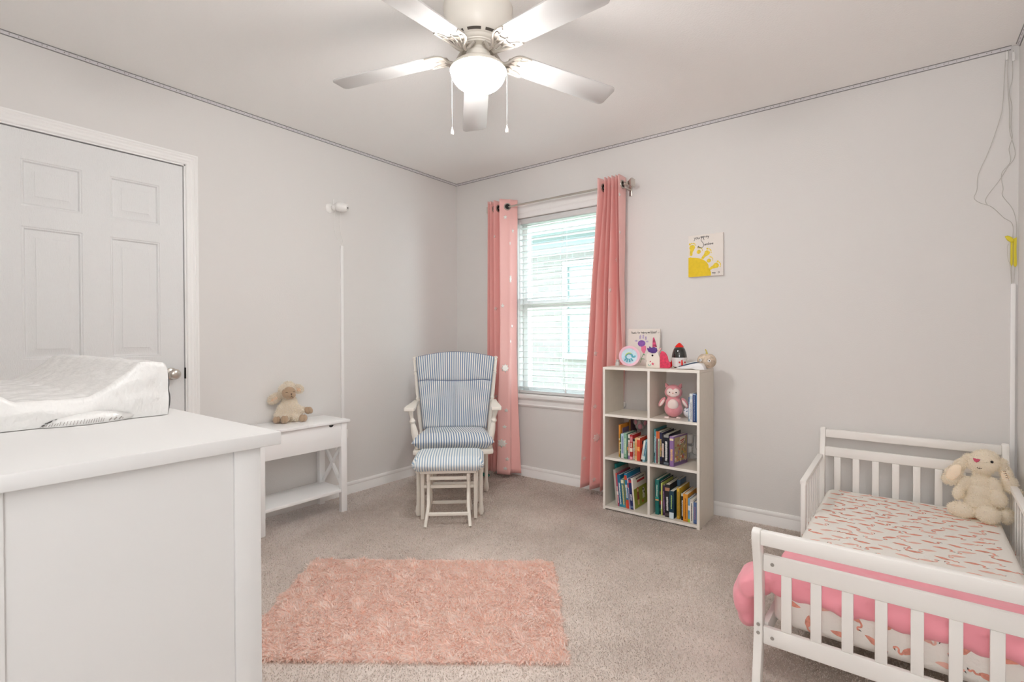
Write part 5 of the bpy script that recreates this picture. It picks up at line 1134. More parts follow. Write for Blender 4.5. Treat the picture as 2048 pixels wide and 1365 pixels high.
# rocket night light
rk = thing('rocket_lamp', 'toy rocket with red nose, black dome and white base', 'toy rocket', (-1.078, 3.125, BH)); Mr = Matrix.Translation((-1.078, 3.125, BH))
bm = new(); lathe(bm, [(0, .006), (.036, .006), (.041, .010), (.0465, .055), (.048, .062), (.046, .064), (0, .064)], 36, Mr); rb = obj('base', bm, mat('rocket_white', (.85, .84, .84), .25), rk)
bm = new(); lathe(bm, [(.0455, .0645), (.045, .075), (.041, .095), (.034, .115), (.0275, .1265), (0, .127)], 36, Mr); obj('dome', bm, mat('rocket_black', (.02, .018, .015), .06, coat=1.0), rk, sharp=60)
bm = new(); lathe(bm, [(.0272, .1272), (.022, .136), (.012, .148), (.003, .1545), (0, .155)], 36, Mr); obj('nose_cone', bm, mat('rocket_red', (.72, .015, .01), .25), rk, sharp=60)
bm = new(); lathe(bm, [(0, 0), (.030, 0), (.030, .006), (0, .006)], 24, Mr); obj('foot_ring', bm, M_black, rk)
for a in (-172, -52, 68):
    c, s = math.cos(math.radians(a)), math.sin(math.radians(a)); bm = new()
    prism(bm, [(.040, .050), (.046, .050), (.054, .030), (.058, .008), (.054, .0), (.048, .0), (.040, .018)], -.004, .004, Mr @ frame((0, 0, 0), (c, s, 0), (0, 0, 1), (s, -c, 0)), r=.002); obj('fin', bm, MATS['rocket_red'], rk)
for a in (-70, -25):
    c, s = math.cos(math.radians(a)), math.sin(math.radians(a)); bm = new(); cyl(bm, Mr @ Vector((.0435*c, .0435*s, .036)), Mr @ Vector((.0462*c, .0462*s, .036)), .0055, n=16); obj('button', bm, mat('button_red', (.55, .02, .03), .4), rb)
# handheld device lying on top
dv = thing('handheld_device', 'white wedge shaped device with navy top lying on bookcase edge', 'device', (-.97, 3.005, BH))
Md = frame((-1.053, 3.020, BH), (1, -.03, 0), (0, 0, 1), (0.03, -1, 0))
bm = new(); prism(bm, [(0, .004), (.004, .010), (.050, .022), (.100, .036), (.125, .040), (.148, .036), (.160, .020), (.166, .001), (.118, 0.0), (.095, .006), (.030, .002)], -.030, .030, Md, r=.006); obj('housing', bm, mat('device_white', (.84, .84, .86), .3), dv)
bm = new(); prism(bm, [(.016, .018), (.050, .028), (.100, .042), (.128, .045), (.124, .0415), (.100, .0365), (.050, .0225), (.016, .0145)], -.027, .0305, Md, r=.003); obj('top_cover', bm, mat('device_navy', (.03, .08, .15), .35), dv)
bm = new(); prism(bm, [(.040, .0258), (.100, .0425), (.112, .0445), (.110, .0475), (.095, .046), (.048, .031)], -.015, .015, Md, r=.002); obj('display_window', bm, mat('device_screen', (.80, .80, .78), .3), dv)
# pumpkin
pk = thing('craft_pumpkin', 'tan paper pumpkin with googly eyes and yellow stem on bookcase', 'pumpkin', (-.908, 3.105, BH)); Mk = Matrix.Translation((-.908, 3.105, BH))
t_ = new(); n1, n2 = 48, 22; rings = []
for j in range(n2+1):
    e = -PI/2+PI*j/n2; rings.append([t_.verts.new((0, 0, 0))]*0 or [t_.verts.new(((.056*math.cos(e))*(1-.045*abs(math.sin(4*(2*PI*k/n1)))**0.5*math.cos(e))*math.cos(2*PI*k/n1), (.056*math.cos(e))*(1-.045*abs(math.sin(4*(2*PI*k/n1)))**.5*math.cos(e))*math.sin(2*PI*k/n1), .048+.047*math.sin(e)-(.012*max(0, 1-math.cos(e)*2.2)*(1 if e > 0 else -1)))) for k in range(n1)])
for a, b in zip(rings, rings[1:]):
    for k in range(n1): t_.faces.new((a[k], a[(k+1) % n1], b[(k+1) % n1], b[k]))
bmesh.ops.remove_doubles(t_, verts=t_.verts[:], dist=1e-4); bmesh.ops.recalc_face_normals(t_, faces=t_.faces[:])
bm = new(); merge(bm, t_, 0, Mk); obj('shell', bm, mat('pumpkin_paper', (.60, .49, .38), .8, var=(55, .28), bump=(60, .001)), pk, sharp=80)
bm = new(); tube(bm, spline([Mk @ Vector(p) for p in ((0, 0, .080), (0, 0, .096), (-.003, 0, .108), (-.008, 0, .116))], 4), [.020, .012, .008, .0065, .0055, .005, .0045, .004, .004, .0038, .0036, .0035, .0034], 12); obj('stem', bm, mat('stem_yellow', (.62, .52, .16), .7), pk)
for (a, e, r) in ((-112, .14, .0085), (-60, .06, .0085)):
    c = Vector((math.cos(math.radians(a)), math.sin(math.radians(a)), 0)); bm = new(); q = Mk @ (c*.0545+Vector((0, 0, .048+.04*e)))
    lathe(bm, [(0, 0), (r, 0), (r, .002), (r*.7, .004), (0, .005)], 18, axis(q, q+c)); lathe(bm, [(0, .0046), (r*.42, .0046), (r*.38, .0058), (0, .006)], 12, axis(q+Vector((0, 0, .0015)), q+Vector((0, 0, .0015))+c), mi=1); obj('googly_eye', bm, [mat('eye_white', (.9, .9, .9), .2), M_eye], pk)
# tiny glass jar behind the plate
bm = new(); lathe(bm, [(0, 0), (.012, 0), (.016, .010), (.013, .022), (.009, .028), (.012, .036), (.008, .042), (0, .042)], 18); t = obj('glass_ornament', bm, mat('grey_glass', (.60, .60, .58), .15, coat=.6)); tag(t, 'small grey glass ornament behind the painted plate', 'ornament'); t.location = (-1.487, 3.115, BH)

# ------------------------------------------------------------------ canvas on the wall
cv = thing('canvas_print', 'yellow footprint sunshine canvas hanging on the window wall', 'artwork', (-.959, YB, 1.610))
X0, X1, Z0, Z1 = -1.066, -.856, 1.480, 1.741; Wc, Hc = X1-X0, Z1-Z0
Mv = frame((X0, YB-.019, Z0), (1, 0, 0), (0, 0, 1), (0, -1, 0))
bm = new(); box(bm, 0, Wc, 0, Hc, -.0185, 0, .0015, M=Mv); obj('canvas', bm, mat('canvas_white', (.80, .75, .70), .85, bump=(500, .0002)), cv)
M_sun = mat('sun_yellow', (.78, .55, .005), .6, var=(60, .05)); M_sun2 = mat('sun_yellow_light', (.80, .60, .03), .6, var=(90, .15))
U = lambda u, v: (u*Wc, v*Hc)
bm = new(); prism(bm, [U(.004, .004)]+[U(.66, .004), U(.665, .08), U(.64, .135), U(.60, .165)]+[U(.004+.60*math.cos(a)**.9, .20+.275*math.sin(a)) for a in [math.radians(v) for v in range(12, 88, 6)]]+[U(.10, .485), U(.004, .475)], .0002, .0012, Mv); obj('sun_disc', bm, M_sun, cv)
def foot(c, ang, L, full):
    bm = new(); ca, sa = math.cos(ang), math.sin(ang); R_ = lambda x, y: (c[0]*Wc+(x*ca-y*sa)*L, c[1]*Hc+(x*sa+y*ca)*L)
    if full: o_ = [(-.20, -.9), (.0, -.95), (.18, -.85), (.16, -.4), (.30, -.05), (.42, .35), (.30, .62), (0, .70), (-.34, .58), (-.44, .25), (-.26, -.15), (-.24, -.5)]
    else: o_ = [(.40*math.cos(a), .12+.42*math.sin(a)) for a in [2*PI*k/12 for k in range(12)]]
    prism(bm, [R_(x, y) for x, y in o_], .0002, .0012, Mv)
    for k, (x, y, r) in enumerate(((-.42, .78, .15), (-.16, .92, .11), (.08, .94, .10), (.28, .86, .09), (.46, .70, .085))): prism(bm, [(R_(x, y)[0]+r*L*math.cos(a), R_(x, y)[1]+r*L*math.sin(a)) for a in [2*PI*q/10 for q in range(10)]], .0002, .0012, Mv)
    obj('footprint', bm, M_sun2, cv)
foot((.11, .665), math.radians(-8), .042, True); foot((.30, .585), math.radians(-35), .032, False); foot((.52, .52), math.radians(-42), .039, True)
foot((.59, .355), math.radians(-50), .031, False); foot((.76, .215), math.radians(-62), .040, True)
bm = new(); Mv2 = lambda u, v, r=0: Mv @ Matrix.Translation((u*Wc, v*Hc, .0009)) @ Matrix.Rotation(r, 4, 'Z')
write(bm, 'you', Mv2(.17, .905), .036*.62, .0011, k=4); write(bm, 'are', Mv2(.365, .925), .0165, .0010); write(bm, 'my', Mv2(.515, .92), .018, .0010)
write(bm, 'S', Mv2(.34, .705, .03), .050, .0013, k=6); write(bm, 'unshine', Mv2(.475, .735, .05), .0168, .0010); tube(bm, spline([Mv2(.27, .69) @ Vector(p) for p in ((0, 0, 0), (.006, .012, 0), (.014, .003, 0), (.022, .0, 0))], 4), .0011, 5)
write(bm, 'may', Mv2(.70, .055), .0115, .0009); write(bm, '21', Mv2(.865, .055), .0095, .0009)
obj('handwriting', bm, M_ink, cv)
# ------------------------------------------------------------------ sheep on the console
M_wool = mat('wool_cream', (.96, .90, .80), 1.0, bump=(140, .002)); M_wool2 = mat('wool_light', (.98, .95, .89), 1.0); [fibre(q) for q in (M_wool, M_wool2)]; M_shtan = mat('velour_tan', (.42, .30, .20), .95, bump=(160, .0006), sheen=.4); M_earin = mat('ear_peach', (.88, .62, .44), 1.0)
sp = thing('plush_sheep', 'cream plush sheep with tan face and hooves on console table', 'stuffed toy', (-3.005, 1.676, .585), math.radians(58)); sp.scale = (1.2, 1.2, 1.2)
woolf = dict(len=.0085, w=.0022, lean=.9, slots=(0, 0, 1), curl=.6, down=.1)
plush('body', [((0, .005, .048), (.046, .042, .048)), ((0, .004, .088), (.038, .036, .042)), ((0, .004, .120), (.028, .027, .026)), ((-.010, -.004, .160), (.040, .037, .038)), ((-.004, .004, .178), (.032, .032, .028)), ((-.018, .0, .150), (.030, .030, .026)),
    ((-.038, -.006, .062), (.020, .022, .034), rY(12)), ((-.052, -.018, .034), (.018, .022, .026)), ((-.020, -.036, .026), (.018, .024, .020)), ((.030, -.012, .072), (.030, .020, .020), rY(25)), ((.058, -.014, .060), (.026, .017, .016), rY(20)), ((.034, -.022, .028), (.026, .024, .022))], .0045, [M_wool, M_wool2], sp, fur=dict(n=9000, **woolf), smooth=3)
for (c, r, rot) in (((-.058, -.036, .018), (.019, .020, .0175), rZ(10)), ((-.020, -.058, .0205), (.019, .021, .0205), rZ(0)), ((.066, -.036, .020), (.021, .019, .0195), rZ(20)), ((.092, -.020, .056), (.022, .017, .020), rY(-25))):
    bm = new(); ball(bm, (c[0]-.0045, c[1], c[2]), (r[0]*.72, r[1], r[2]), rot=rot); ball(bm, (c[0]+.0075, c[1]-.002, c[2]+.001), (r[0]*.62, r[1]*.95, r[2]*.94), rot=rot); obj('hoof', bm, M_shtan, sp, local=True)
bm = new(); ball(bm, (-.001, -.030, .152), (.034, .022, .032)); ball(bm, (.010, -.040, .142), (.023, .018, .020)); fc = obj('face', bm, M_shtan, sp, local=True)
bm = new(); ball(bm, (.013, -.0565, .148), (.0042, .0028, .0030)); obj('nose', bm, mat('nose_brown', (.05, .02, .015), .6), fc, local=True)
for (pts) in ([(-.017, -.0475, .154), (-.011, -.0515, .157), (-.004, -.0535, .156)], [(.020, -.0490, .157), (.025, -.0450, .158), (.028, -.0405, .156)]):
    bm = new(); tube(bm, spline(pts, 4), .0008, 5); obj('closed_eye', bm, M_eye, fc, local=True)
bm = new(); tube(bm, spline([(.013, -.0570, .145), (.014, -.0570, .137), (.019, -.0545, .131), (.023, -.050, .132)], 4), .0008, 5); tube(bm, spline([(.014, -.0570, .137), (.008, -.0565, .132)], 4), .0007, 5); obj('mouth', bm, M_eye, fc, local=True)
for (c, r, rot) in (((-.070, .006, .122), (.036, .013, .023), rY(-36)), ((.044, .010, .166), (.024, .011, .021), rY(38))):
    e = plush('ear', [(c, r, rot)], .0035, [M_wool, M_wool2], sp, fur=dict(n=2200, **woolf)); bm = new(); ball(bm, (c[0], c[1]-.0085, c[2]-.002), (r[0]*.62, .005, r[1] if 0 else r[2]*.5), rot=rot); obj('ear_lining', bm, M_earin, e, local=True)

# ------------------------------------------------------------------ toddler bed
bed = thing('toddler_bed', 'white wooden toddler bed with slatted ends in right corner', 'bed', (.003, 1.770, 0), math.radians(-1.1))
def bobj(name, bm, m, par=None, sharp=38): return obj(name, bm, m, par or bed, local=True, sharp=sharp)
PXB = .358; YH = 1.425
def leg_prof(front):
    s = -1 if front else 1
    C = [(0, -.026), (.04, -.020), (.09, -.008), (.15, -.001), (.22, .004), (.29, .004), (.35, -.001), (.40, -.012), (.44, -.024), (.47, -.031), (.490, -.031)]
    k = 1.0 if front else .600/.490
    C = [(z*k if not front else z, y) for z, y in C]
    w = .021
    a = [(s*(-y)*-1*(-1) if 0 else (y if front else -y)-w, z) for z, y in C]; b = [((y if front else -y)+w, z) for z, y in C]
    zt, yt = C[-1]; yt = yt if front else -yt
    cap = [(yt+w*math.cos(t_), zt+.012*math.sin(t_)) for t_ in [PI*k2/8 for k2 in range(1, 8)]]
    return b+cap+[p for p in reversed(a)]
for front, y0 in ((True, 0), (False, YH)):
    for sx in (-1, 1):
        bm = new(); prism(bm, leg_prof(front), sx*PXB-.0125, sx*PXB+.0125, frame((0, y0, 0), (0, 1, 0), (0, 0, 1), (1, 0, 0)), r=.0035); bobj('leg_post', bm, M_bedw)
w0 = PXB-.0128
for (y0, z0, z1, yt, th) in ((-.034, .455, .499, 0, .028), (0, .361, .415, -.002, .018), (0, .127, .183, .001, .018)):
    bm = new(); box(bm, -w0, w0, y0-th/2+yt, y0+th/2+yt, z0, z1, .004); bobj('rail', bm, M_bedw)
for k in range(8):
    x = -.2795+.0797*k; bm = new(); box(bm, x-.0145, x+.0145, -.007, .005, .1835, .3605, .0025); bobj('slat', bm, M_bedw)
for (y0, z0, z1, th) in ((YH+.028, .560, .602, .028), (YH+.004, .463, .512, .018), (YH, .150, .210, .018)):
    bm = new(); box(bm, -w0, w0, y0-th/2, y0+th/2, z0, z1, .004); bobj('rail', bm, M_bedw)
for k in range(8):
    x = -.289+.0826*k; bm = new(); box(bm, x-.0148, x+.0148, YH-.005, YH+.007, .2105, .4625, .0025); bobj('slat', bm, M_bedw)
for sx in (-1, 1):
    x = sx*.3445
    bm = new(); box(bm, x-.009, x+.009, .022, YH-.022, .130, .185, .003); bobj('side_rail', bm, M_bedw)
    xg = sx*.365
    bm = new(); box(bm, xg-.010, xg+.010, .862, .894, .145, .446, .004)
    g = bobj('guard_post', bm, M_bedw)
    bm = new(); beam(bm, (xg, .862, .438), (xg, YH-.020, .462), .026, .022, .004, up=(0, 0, 1)); bobj('guard_rail', bm, M_bedw)
    for k in range(7):
        y = .935+.066*k; bm = new(); cyl(bm, (xg, y, .1855), (xg, y, .429+.0425*(y-.862)), .0036, n=10); bobj('guard_spindle', bm, M_bedw)
    bm = new(); box(bm, xg-.008, xg+.008, .894, YH-.022, .187, .205, .003); bobj('guard_lower_rail', bm, M_bedw)
bm = new()
for k in range(7): y = .15+.19*k; box(bm, -.335, .335, y-.03, y+.03, .158, .170, .002)
bobj('mattress_support', bm, M_bedw)
M_bolt = mat('bolt_steel', (.45, .44, .42), .35, 1.0)
for (x, y, z) in ((-.318, -.0112, .388), (-.318, -.0092, .154), (-.356, -.0215, .192), (-.356, -.0230, .166), (.318, -.0112, .388), (.318, -.0092, .154)):
    bm = new(); lathe(bm, [(0, 0), (.0055, 0), (.0055, .0012), (.0025, .0012), (.0025, .0004), (0, .0004)], 14, frame((x, y, z), (1, 0, 0), (0, 0, 1), (0, -1, 0))); bobj('bolt', bm, M_bolt)

# mattress in its flamingo sheet
M_sheet = mat('muslin_sheet', (.85, .83, .78), .95, bump=(55, .0025, (1, .35, 1))); M_fl = mat('flamingo_coral', (.76, .33, .25), .9, var=(70, .2)); M_fl2 = mat('flamingo_pale', (.84, .50, .42), .9)
mt = thing('mattress', 'toddler mattress in cream sheet printed with coral flamingos', 'mattress', (.003, 1.770, .17), math.radians(-1.1))
MX, MY0, MY1, MZ0, MZ1 = .331, .048, 1.395, .1715, .300
bm = new(); t_ = new(); bmesh.ops.create_cube(t_, size=1); t_.transform(Matrix.Translation((0, (MY0+MY1)/2, (MZ0+MZ1)/2)) @ Matrix.Diagonal((2*MX, MY1-MY0, MZ1-MZ0, 1)))
ve = [e for e in t_.edges if abs(e.verts[0].co.z-e.verts[1].co.z) > .01]; bmesh.ops.bevel(t_, geom=ve, offset=.045, segments=6, profile=.5, affect='EDGES')
he = [e for e in t_.edges if abs(e.verts[0].co.z-e.verts[1].co.z) < 1e-6 and len(e.link_faces) == 2 and abs(e.link_faces[0].normal.z-e.link_faces[1].normal.z) > .5]
bmesh.ops.bevel(t_, geom=he, offset=.026, segments=5, profile=.5, affect='EDGES')
merge(bm, t_)
body = [(-.52, .06), (-.36, .16), (-.10, .22), (.14, .20), (.30, .10), (.36, .0), (.22, -.10), (0, -.14), (-.22, -.06), (-.40, .0)]
def flam(bm, Mf, s, flip, var_, mi):
    fx = -1 if flip else 1; off = .0006
    P = lambda x, y: Mf @ Vector((x*s*fx, y*s, off))
    tt = new(); vs = [tt.verts.new(P(*p)) for p in body]; tt.faces.new(vs)
    neck = {0: [(.28, .04), (.42, .0), (.46, .14), (.36, .28), (.38, .42), (.50, .46), (.56, .38)], 1: [(.28, .04), (.46, -.06), (.52, -.22), (.40, -.34), (.46, -.46), (.56, -.44)], 2: [(.26, .06), (.46, .12), (.60, .0), (.70, .10), (.80, .06)]}[var_]
    c = spline([(x, y, 0) for x, y in neck], 4); n = len(c); L, R_ = [], []
    for i, p in enumerate(c):
        d = (c[min(i+1, n-1)]-c[max(i-1, 0)]); q = Vector((-d.y, d.x)).normalized()*(.060-.018*i/n if i < n-5 else .062)
        L.append(tt.verts.new(P(p.x+q.x, p.y+q.y))); R_.append(tt.verts.new(P(p.x-q.x, p.y-q.y)))
    for i in range(n-1): tt.faces.new((L[i], L[i+1], R_[i+1], R_[i]))
    bmesh.ops.recalc_face_normals(tt, faces=tt.faces[:]); merge(bm, tt, mi)
    tt = new(); e = c[-1]; d = (c[-1]-c[-3]).normalized(); q = Vector((-d.y, d.x, 0))
    a = [tt.verts.new(P(*(e+q*.04)[:2])), tt.verts.new(P(*(e-q*.04)[:2])), tt.verts.new(P(*(e+d*.13-q*.05)[:2]))]; tt.faces.new(a); merge(bm, tt, 3)
rnd = random.Random(21)
surf = []
y = MY0+.055; row = 0
while y < MY1-.04:
    x = -MX+.045+(.042 if row % 2 else 0)
    while x < MX-.035: surf.append((frame((x+rnd.uniform(-.008, .008), y+rnd.uniform(-.006, .006), MZ1), (1, 0, 0), (0, 1, 0), (0, 0, 1)), rnd)); x += .080
    y += .054; row += 1
for zc, sh in ((.262, 0), (.206, .045)):
    x = -MX+.060+sh
    while x < MX-.05: surf.append((frame((x, MY0, zc+rnd.uniform(-.006, .006)), (1, 0, 0), (0, 0, 1), (0, -1, 0)), None)); x += .082
    for sx in (-1, 1):
        y = MY0+.08+sh
        while y < MY1-.06: surf.append((frame((sx*MX, y, zc), (0, -sx, 0) if sx < 0 else (0, 1, 0), (0, 0, 1), (sx, 0, 0)), None)); y += .085
for i, (Mf, rn) in enumerate(surf):
    a = rnd.choice((0, 0, 10, -15, 180, 165, 200, 25)) if rn else rnd.choice((0, -10, 35, 170, -30, 80))
    flam(bm, Mf @ Matrix.Rotation(math.radians(a), 4, 'Z'), .053 if rn else .047, rnd.random() < .5, rnd.choice((0, 1, 2, 1)), 1 if rnd.random() < .65 else 2)
me = bpy.data.meshes.new('sheeted_pad'); bm.to_mesh(me); bm.free(); me.transform(Matrix.Translation((0, 0, -.17))); finish(me, [M_sheet, M_fl, M_fl2, M_eye], 60); link('sheeted_pad', me, mt, local=True)

# pink comforter bunched over the foot of the mattress
M_comf = mat('pink_comforter', (.86, .34, .40), .85, sheen=.3)
ells = []
for k in range(15):
    x = -.30+.0435*k
    ells.append(((x, .118+.004*math.sin(k*2.1), .322), (.046, .078, .020))); ells.append(((x, .052+.004*math.sin(k*1.3), .292+.003*math.sin(k*2.7)), (.046, .020, .030+.005*math.sin(k*1.9))))
    ells.append(((x, .190, .318+.003*math.sin(k*1.7)), (.046, .060, .018))); ells.append(((x, .265, .314+.003*math.sin(k*2.3)), (.046, .070, .018))); ells.append(((x, .330+.01*math.sin(k*1.1), .311+.002*math.sin(k*1.9)), (.046, .050, .014)))
ells += [((-.338, .09, .318), (.035, .070, .032)), ((-.400, .115, .270), (.048, .100, .050)), ((-.420, .125, .215), (.046, .100, .070)), ((-.412, .115, .168), (.038, .075, .055)), ((-.375, .10, .285), (.045, .085, .050)), ((-.345, .16, .318), (.03, .07, .024))]
me = blob('cover', ells, .0065, 6)
for v in me.vertices:
    n = mnoise.noise(Vector((v.co.x*16, v.co.y*30, v.co.z*22)))*.0045+mnoise.noise(Vector((v.co.x*5, v.co.y*40, v.co.z*9+3)))*.0035
    v.co += v.normal*n
    if v.co.y < .028: v.co.y = .028+(v.co.y-.028)*.15
cf = link('comforter', me); finish(me, [M_comf], 180); tag(cf, 'pink comforter bunched at the bed foot, spilling off left side', 'comforter')
cf.location = (.003, 1.770, 0); cf.rotation_euler = (0, 0, math.radians(-1.1))

# ------------------------------------------------------------------ bunny sitting on the bed
M_bun = mat('bunny_cream', (.985, .935, .83), 1.0, bump=(120, .002)); M_bun2 = mat('bunny_light', (.99, .955, .88), 1.0); [fibre(q) for q in (M_bun, M_bun2)]; M_bear = mat('bunny_ear_inner', (.92, .78, .60), 1.0, bump=(200, .0005), sheen=.4)
bu = thing('plush_bunny', 'cream plush bunny with floppy ears and pink nose on bed', 'stuffed toy', (.288, 3.035, .300), math.radians(-14))
bf = dict(len=.0075, w=.0024, lean=1.1, slots=(0, 0, 1), curl=.2, down=.35)
plush('body', [((0, .014, .062), (.058, .048, .056)), ((.002, .018, .110), (.050, .044, .052)), ((.0, .020, .155), (.040, .036, .040)), ((.0, .018, .190), (.030, .030, .030)),
    ((.010, .010, .250), (.056, .050, .044)), ((.014, .018, .266), (.046, .044, .036)), ((-.002, -.014, .244), (.036, .034, .031)), ((.004, .0, .228), (.048, .040, .028)),
    ((-.056, .0, .142), (.019, .019, .040), rY(24)), ((-.072, -.008, .098), (.020, .020, .034), rY(6)), ((.050, -.010, .152), (.022, .022, .042), rY(-16)), ((.064, -.030, .106), (.028, .026, .036), rY(-4)),
    ((-.056, -.050, .034), (.050, .034, .0335), rZ(-12)), ((-.030, -.022, .036), (.028, .04, .028)), ((.036, -.066, .0385), (.041, .033, .0375)), ((.036, -.022, .036), (.028, .045, .028)), ((.086, -.012, .036), (.024, .040, .034))],
    .0045, [M_bun, M_bun2], bu, fur=dict(n=11000, **bf), smooth=3)
for side, ells_, lin in (('l', [((-.044, .014, .258), (.018, .018, .018)), ((-.066, .004, .226), (.022, .017, .036), rY(34)), ((-.090, -.006, .182), (.032, .016, .044), rY(26)), ((-.104, -.010, .152), (.030, .015, .026), rY(22))], ((-.088, -.0205, .186), (.022, .006, .046), rY(28))),
                         ('r', [((.066, .024, .252), (.018, .020, .022)), ((.078, .022, .215), (.020, .022, .036), rY(-22)), ((.090, .016, .176), (.026, .022, .034), rY(-20)), ((.104, .004, .146), (.032, .020, .015), rY(6))], ((.084, .0035, .190), (.014, .006, .038), rY(-24)))):
    e = plush('ear', ells_, .0045, [M_bun, M_bun2], bu, fur=dict(n=2800, **bf)); bm = new(); ball(bm, *lin[:2], rot=lin[2]); ln = obj('ear_lining', bm, M_bear, e, local=True)
    if side == 'r':
        bm = new(); rn2 = random.Random(5)
        for k in range(9):
            z = .222-.0085*k; x = .078+.0028*k+(.004 if k > 6 else 0); pts = [(x-.004+rn2.uniform(-.002, .002), -.0035+.0004*k, z), (x+rn2.uniform(-.001, .001), -.0045+.0002*k, z+.003), (x+.004, -.0035, z-.001)]
            tube(bm, spline(pts, 3), .0009, 5)
        obj('ear_stitching', bm, mat('thread_brown', (.20, .10, .05), .8), ln, local=True)
bm = new(); t_ = new()
np_ = [(-.0125, .0062), (-.004, .0075), (.0005, .006), (.005, .0076), (.0135, .0058), (.009, -.004), (.002, -.0095), (-.006, -.006)]
nM = frame((-.006, -.0470, .262), (.985, -.17, 0), (.06, .36, .93), (-.17, -.90, .38)); prism(bm, np_, 0, .004, nM, r=.001); obj('nose', bm, mat('nose_pink', (.58, .09, .16), .85, bump=(300, .0006)), bu, local=True)
bm = new(); ball(bm, (.042, -.0335, .262), (.0052, .0040, .0060)); obj('eye', bm, M_eye, bu, local=True)
bm = new(); tube(bm, spline([(-.004, -.0490, .232), (.004, -.0495, .228), (.012, -.0475, .231)], 4), .0012, 6); tube(bm, [(.004, -.0495, .228), (.005, -.0495, .233)], .001, 5); obj('mouth', bm, mat('thread_dark', (.06, .04, .03), .8), bu, local=True)

# ------------------------------------------------------------------ dresser in the foreground
M_dres = mat('dresser_white', (.66, .655, .645), .42)
dr = thing('dresser', 'large off white dresser filling the left foreground', 'dresser', (-1.65, .28, 0))
DT = .930; DX1, DX0, DYa, DYb = -.9385, -2.40, .062, .5075
bm = new(); box(bm, DX0, DX1, DYa, DYb, DT-.0245, DT, .0022); obj('top', bm, M_dres, dr)
sx1 = -.951
for x0, x1 in ((sx1-.045, sx1), (DX0+.012, DX0+.057)):
    for y0, y1 in ((.086, .1293), (.4265, .4735)): bm = new(); box(bm, x0, x1, y0, y1, 0, DT-.025, .0015); obj('leg_post', bm, M_dres, dr)
for x0, x1 in ((sx1-.020, sx1-.0045), (DX0+.0165, DX0+.032)):
    bm = new(); box(bm, x0, x1, .1295, .4260, .060, DT-.025); obj('side_panel', bm, M_dres, dr)
bm = new(); box(bm, DX0+.0575, sx1-.0455, .090, .100, .06, DT-.025); obj('back_panel', bm, M_dres, dr)
bm = new(); box(bm, DX0+.0575, sx1-.0455, .44, .460, .06, .115); box(bm, DX0+.0575, sx1-.0455, .44, .460, DT-.045, DT-.025)
obj('front_frame', bm, M_dres, dr)
wd = (sx1-.0455-DX0-.0575-.01*3)/2
for c in range(2):
    for r_ in range(3):
        x0 = DX0+.0575+.01+c*(wd+.01); z0 = .125+r_*.255; bm = new(); box(bm, x0, x0+wd, .448, .468, z0, z0+.245, .003); dw = obj('drawer', bm, M_dres, dr)
        for kx in (.25, .75):
            bm = new(); lathe(bm, [(0, 0), (.008, 0), (.007, .010), (.015, .018), (.016, .024), (.010, .028), (0, .028)], 20, frame((x0+wd*kx, .468, z0+.1225), (1, 0, 0), (0, 0, 1), (0, 1, 0))); obj('knob', bm, M_nick, dw)

# contoured changing pad still in its plastic wrap
pd = thing('changing_pad', 'contoured changing pad wrapped in clear crinkled plastic on dresser', 'changing pad', (-1.75, .26, DT))
PX1, PX0, PYb, PYa = -1.354, -2.14, .4590, .062
def pz(f):   # f 0..1 across, 1 = the side next to the room
    g = abs(f-.5)*2
    return .056+.070*min(1, max(0, (g-.28)/.46))**1.15
NX, NY = 110, 90; t_ = new(); top = []
def wr(x, y, z):
    p = Vector((x, y, z)); a = mnoise.noise(Vector((x*10, y*26, z*18))); b = mnoise.noise(Vector((x*30+7, y*45, z*30))); c = mnoise.noise(Vector((x*4+1, y*9, 2.)))
    return (abs(a)*.0045+abs(b)*.0018+c*.003)
for i in range(NX+1):
    row = []
    x = PX1+(PX0-PX1)*i/NX
    for j in range(NY+1):
        f = j/NY; y = PYa+(PYb-PYa)*f; e = min(f, 1-f)
        z = DT+pz(f)-(.010 if e < .004 else .003 if e < .015 else 0); w_ = wr(x, y, z)
        endd = min(i, NX-i); xx = x
        if endd == 0: z -= .008
        row.append(t_.verts.new((xx, y, z+w_-.003)))
    top.append(row)
for i in range(NX):
    for j in range(NY): t_.faces.new((top[i][j], top[i][j+1], top[i+1][j+1], top[i+1][j]))
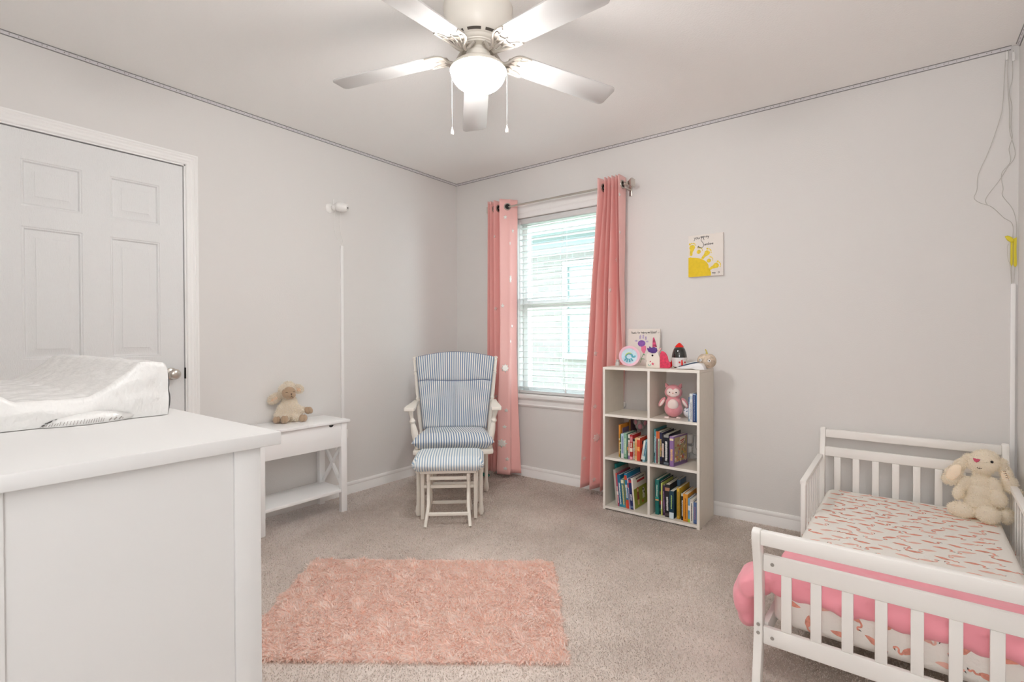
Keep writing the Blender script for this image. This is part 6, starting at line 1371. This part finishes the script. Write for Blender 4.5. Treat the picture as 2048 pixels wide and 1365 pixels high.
def skirt(line, nrm, k=26):
    prev = line
    zs_ = [v.co.z for v in line]
    for q in range(1, k+1):
        f = q/k; cur = []
        for v, zt in zip(line, zs_):
            z = zt+(DT+.0012-zt)*f; w_ = mnoise.noise(Vector((v.co.x*16, v.co.y*16, z*38)))*.006*math.sin(PI*f)+abs(mnoise.noise(Vector((v.co.x*8+3, v.co.y*28, z*16))))*.006*math.sin(PI*f)
            cur.append(t_.verts.new((v.co.x+nrm[0]*(w_+.004*math.sin(PI*f)), v.co.y+nrm[1]*(w_+.004*math.sin(PI*f)), z)))
        for a in range(len(line)-1): t_.faces.new((prev[a], prev[a+1], cur[a+1], cur[a]))
        prev = cur
skirt(top[0], (1, 0)); skirt(top[-1], (-1, 0)); skirt([r[0] for r in top], (0, -1)); skirt([r[-1] for r in top], (0, 1))
bmesh.ops.remove_doubles(t_, verts=t_.verts[:], dist=2e-4); bmesh.ops.recalc_face_normals(t_, faces=t_.faces[:])
bm = new(); merge(bm, t_)
M_pad = mat('plastic_wrap_white', (.77, .765, .75), .28, bump=(16, .006, (1, 3, 2)), coat=.5)
obj('wrapped_pad', bm, M_pad, pd, sharp=180)
bm = new()
pts = [(PX1+.004, .235), (PX1+.018, .262), (PX1+.024, .30), (PX1+.022, .33), (PX1+.012, .362), (PX1+.003, .385)]
t_ = new(); lo = [t_.verts.new((x, y, DT+.0015)) for x, y in pts]; hi = [t_.verts.new((PX1+.006, y+.006, DT+.010+.016*math.sin(PI*k/5))) for k, (x, y) in enumerate(pts)]
for a in range(5): t_.faces.new((lo[a], lo[a+1], hi[a+1], hi[a]))
merge(bm, t_); fp = obj('plastic_flap', bm, M_pad, pd); md = fp.modifiers.new('s', 'SOLIDIFY'); md.thickness = .0008
bm = new(); rn3 = random.Random(8)
for k in range(22):
    f = .04+.6*k/22; i = min(int(f*5), 4); u = f*5-i; a = Vector(pts[i]).lerp(Vector(pts[i+1]), u); zb = DT+.0035
    p0 = Vector((a.x+.0002, a.y, zb)); L = .003+.006*math.sin(PI*f)+rn3.uniform(-.0015, .0015); beam(bm, p0, p0+Vector((-.002, .003, L)), .0008, .0004, up=(1, 0, 0))
for k in range(4):
    f = .68+.06*k; i = min(int(f*5), 4); u = f*5-i; a = Vector(pts[i]).lerp(Vector(pts[i+1]), u); beam(bm, (a.x+.001, a.y, DT+.0045), (a.x-.002, a.y+.006, DT+.009), .0025, .0004, up=(1, 0, 0))
obj('printed_warning_marks', bm, mat('warning_ink', (.30, .28, .26), .7), fp)
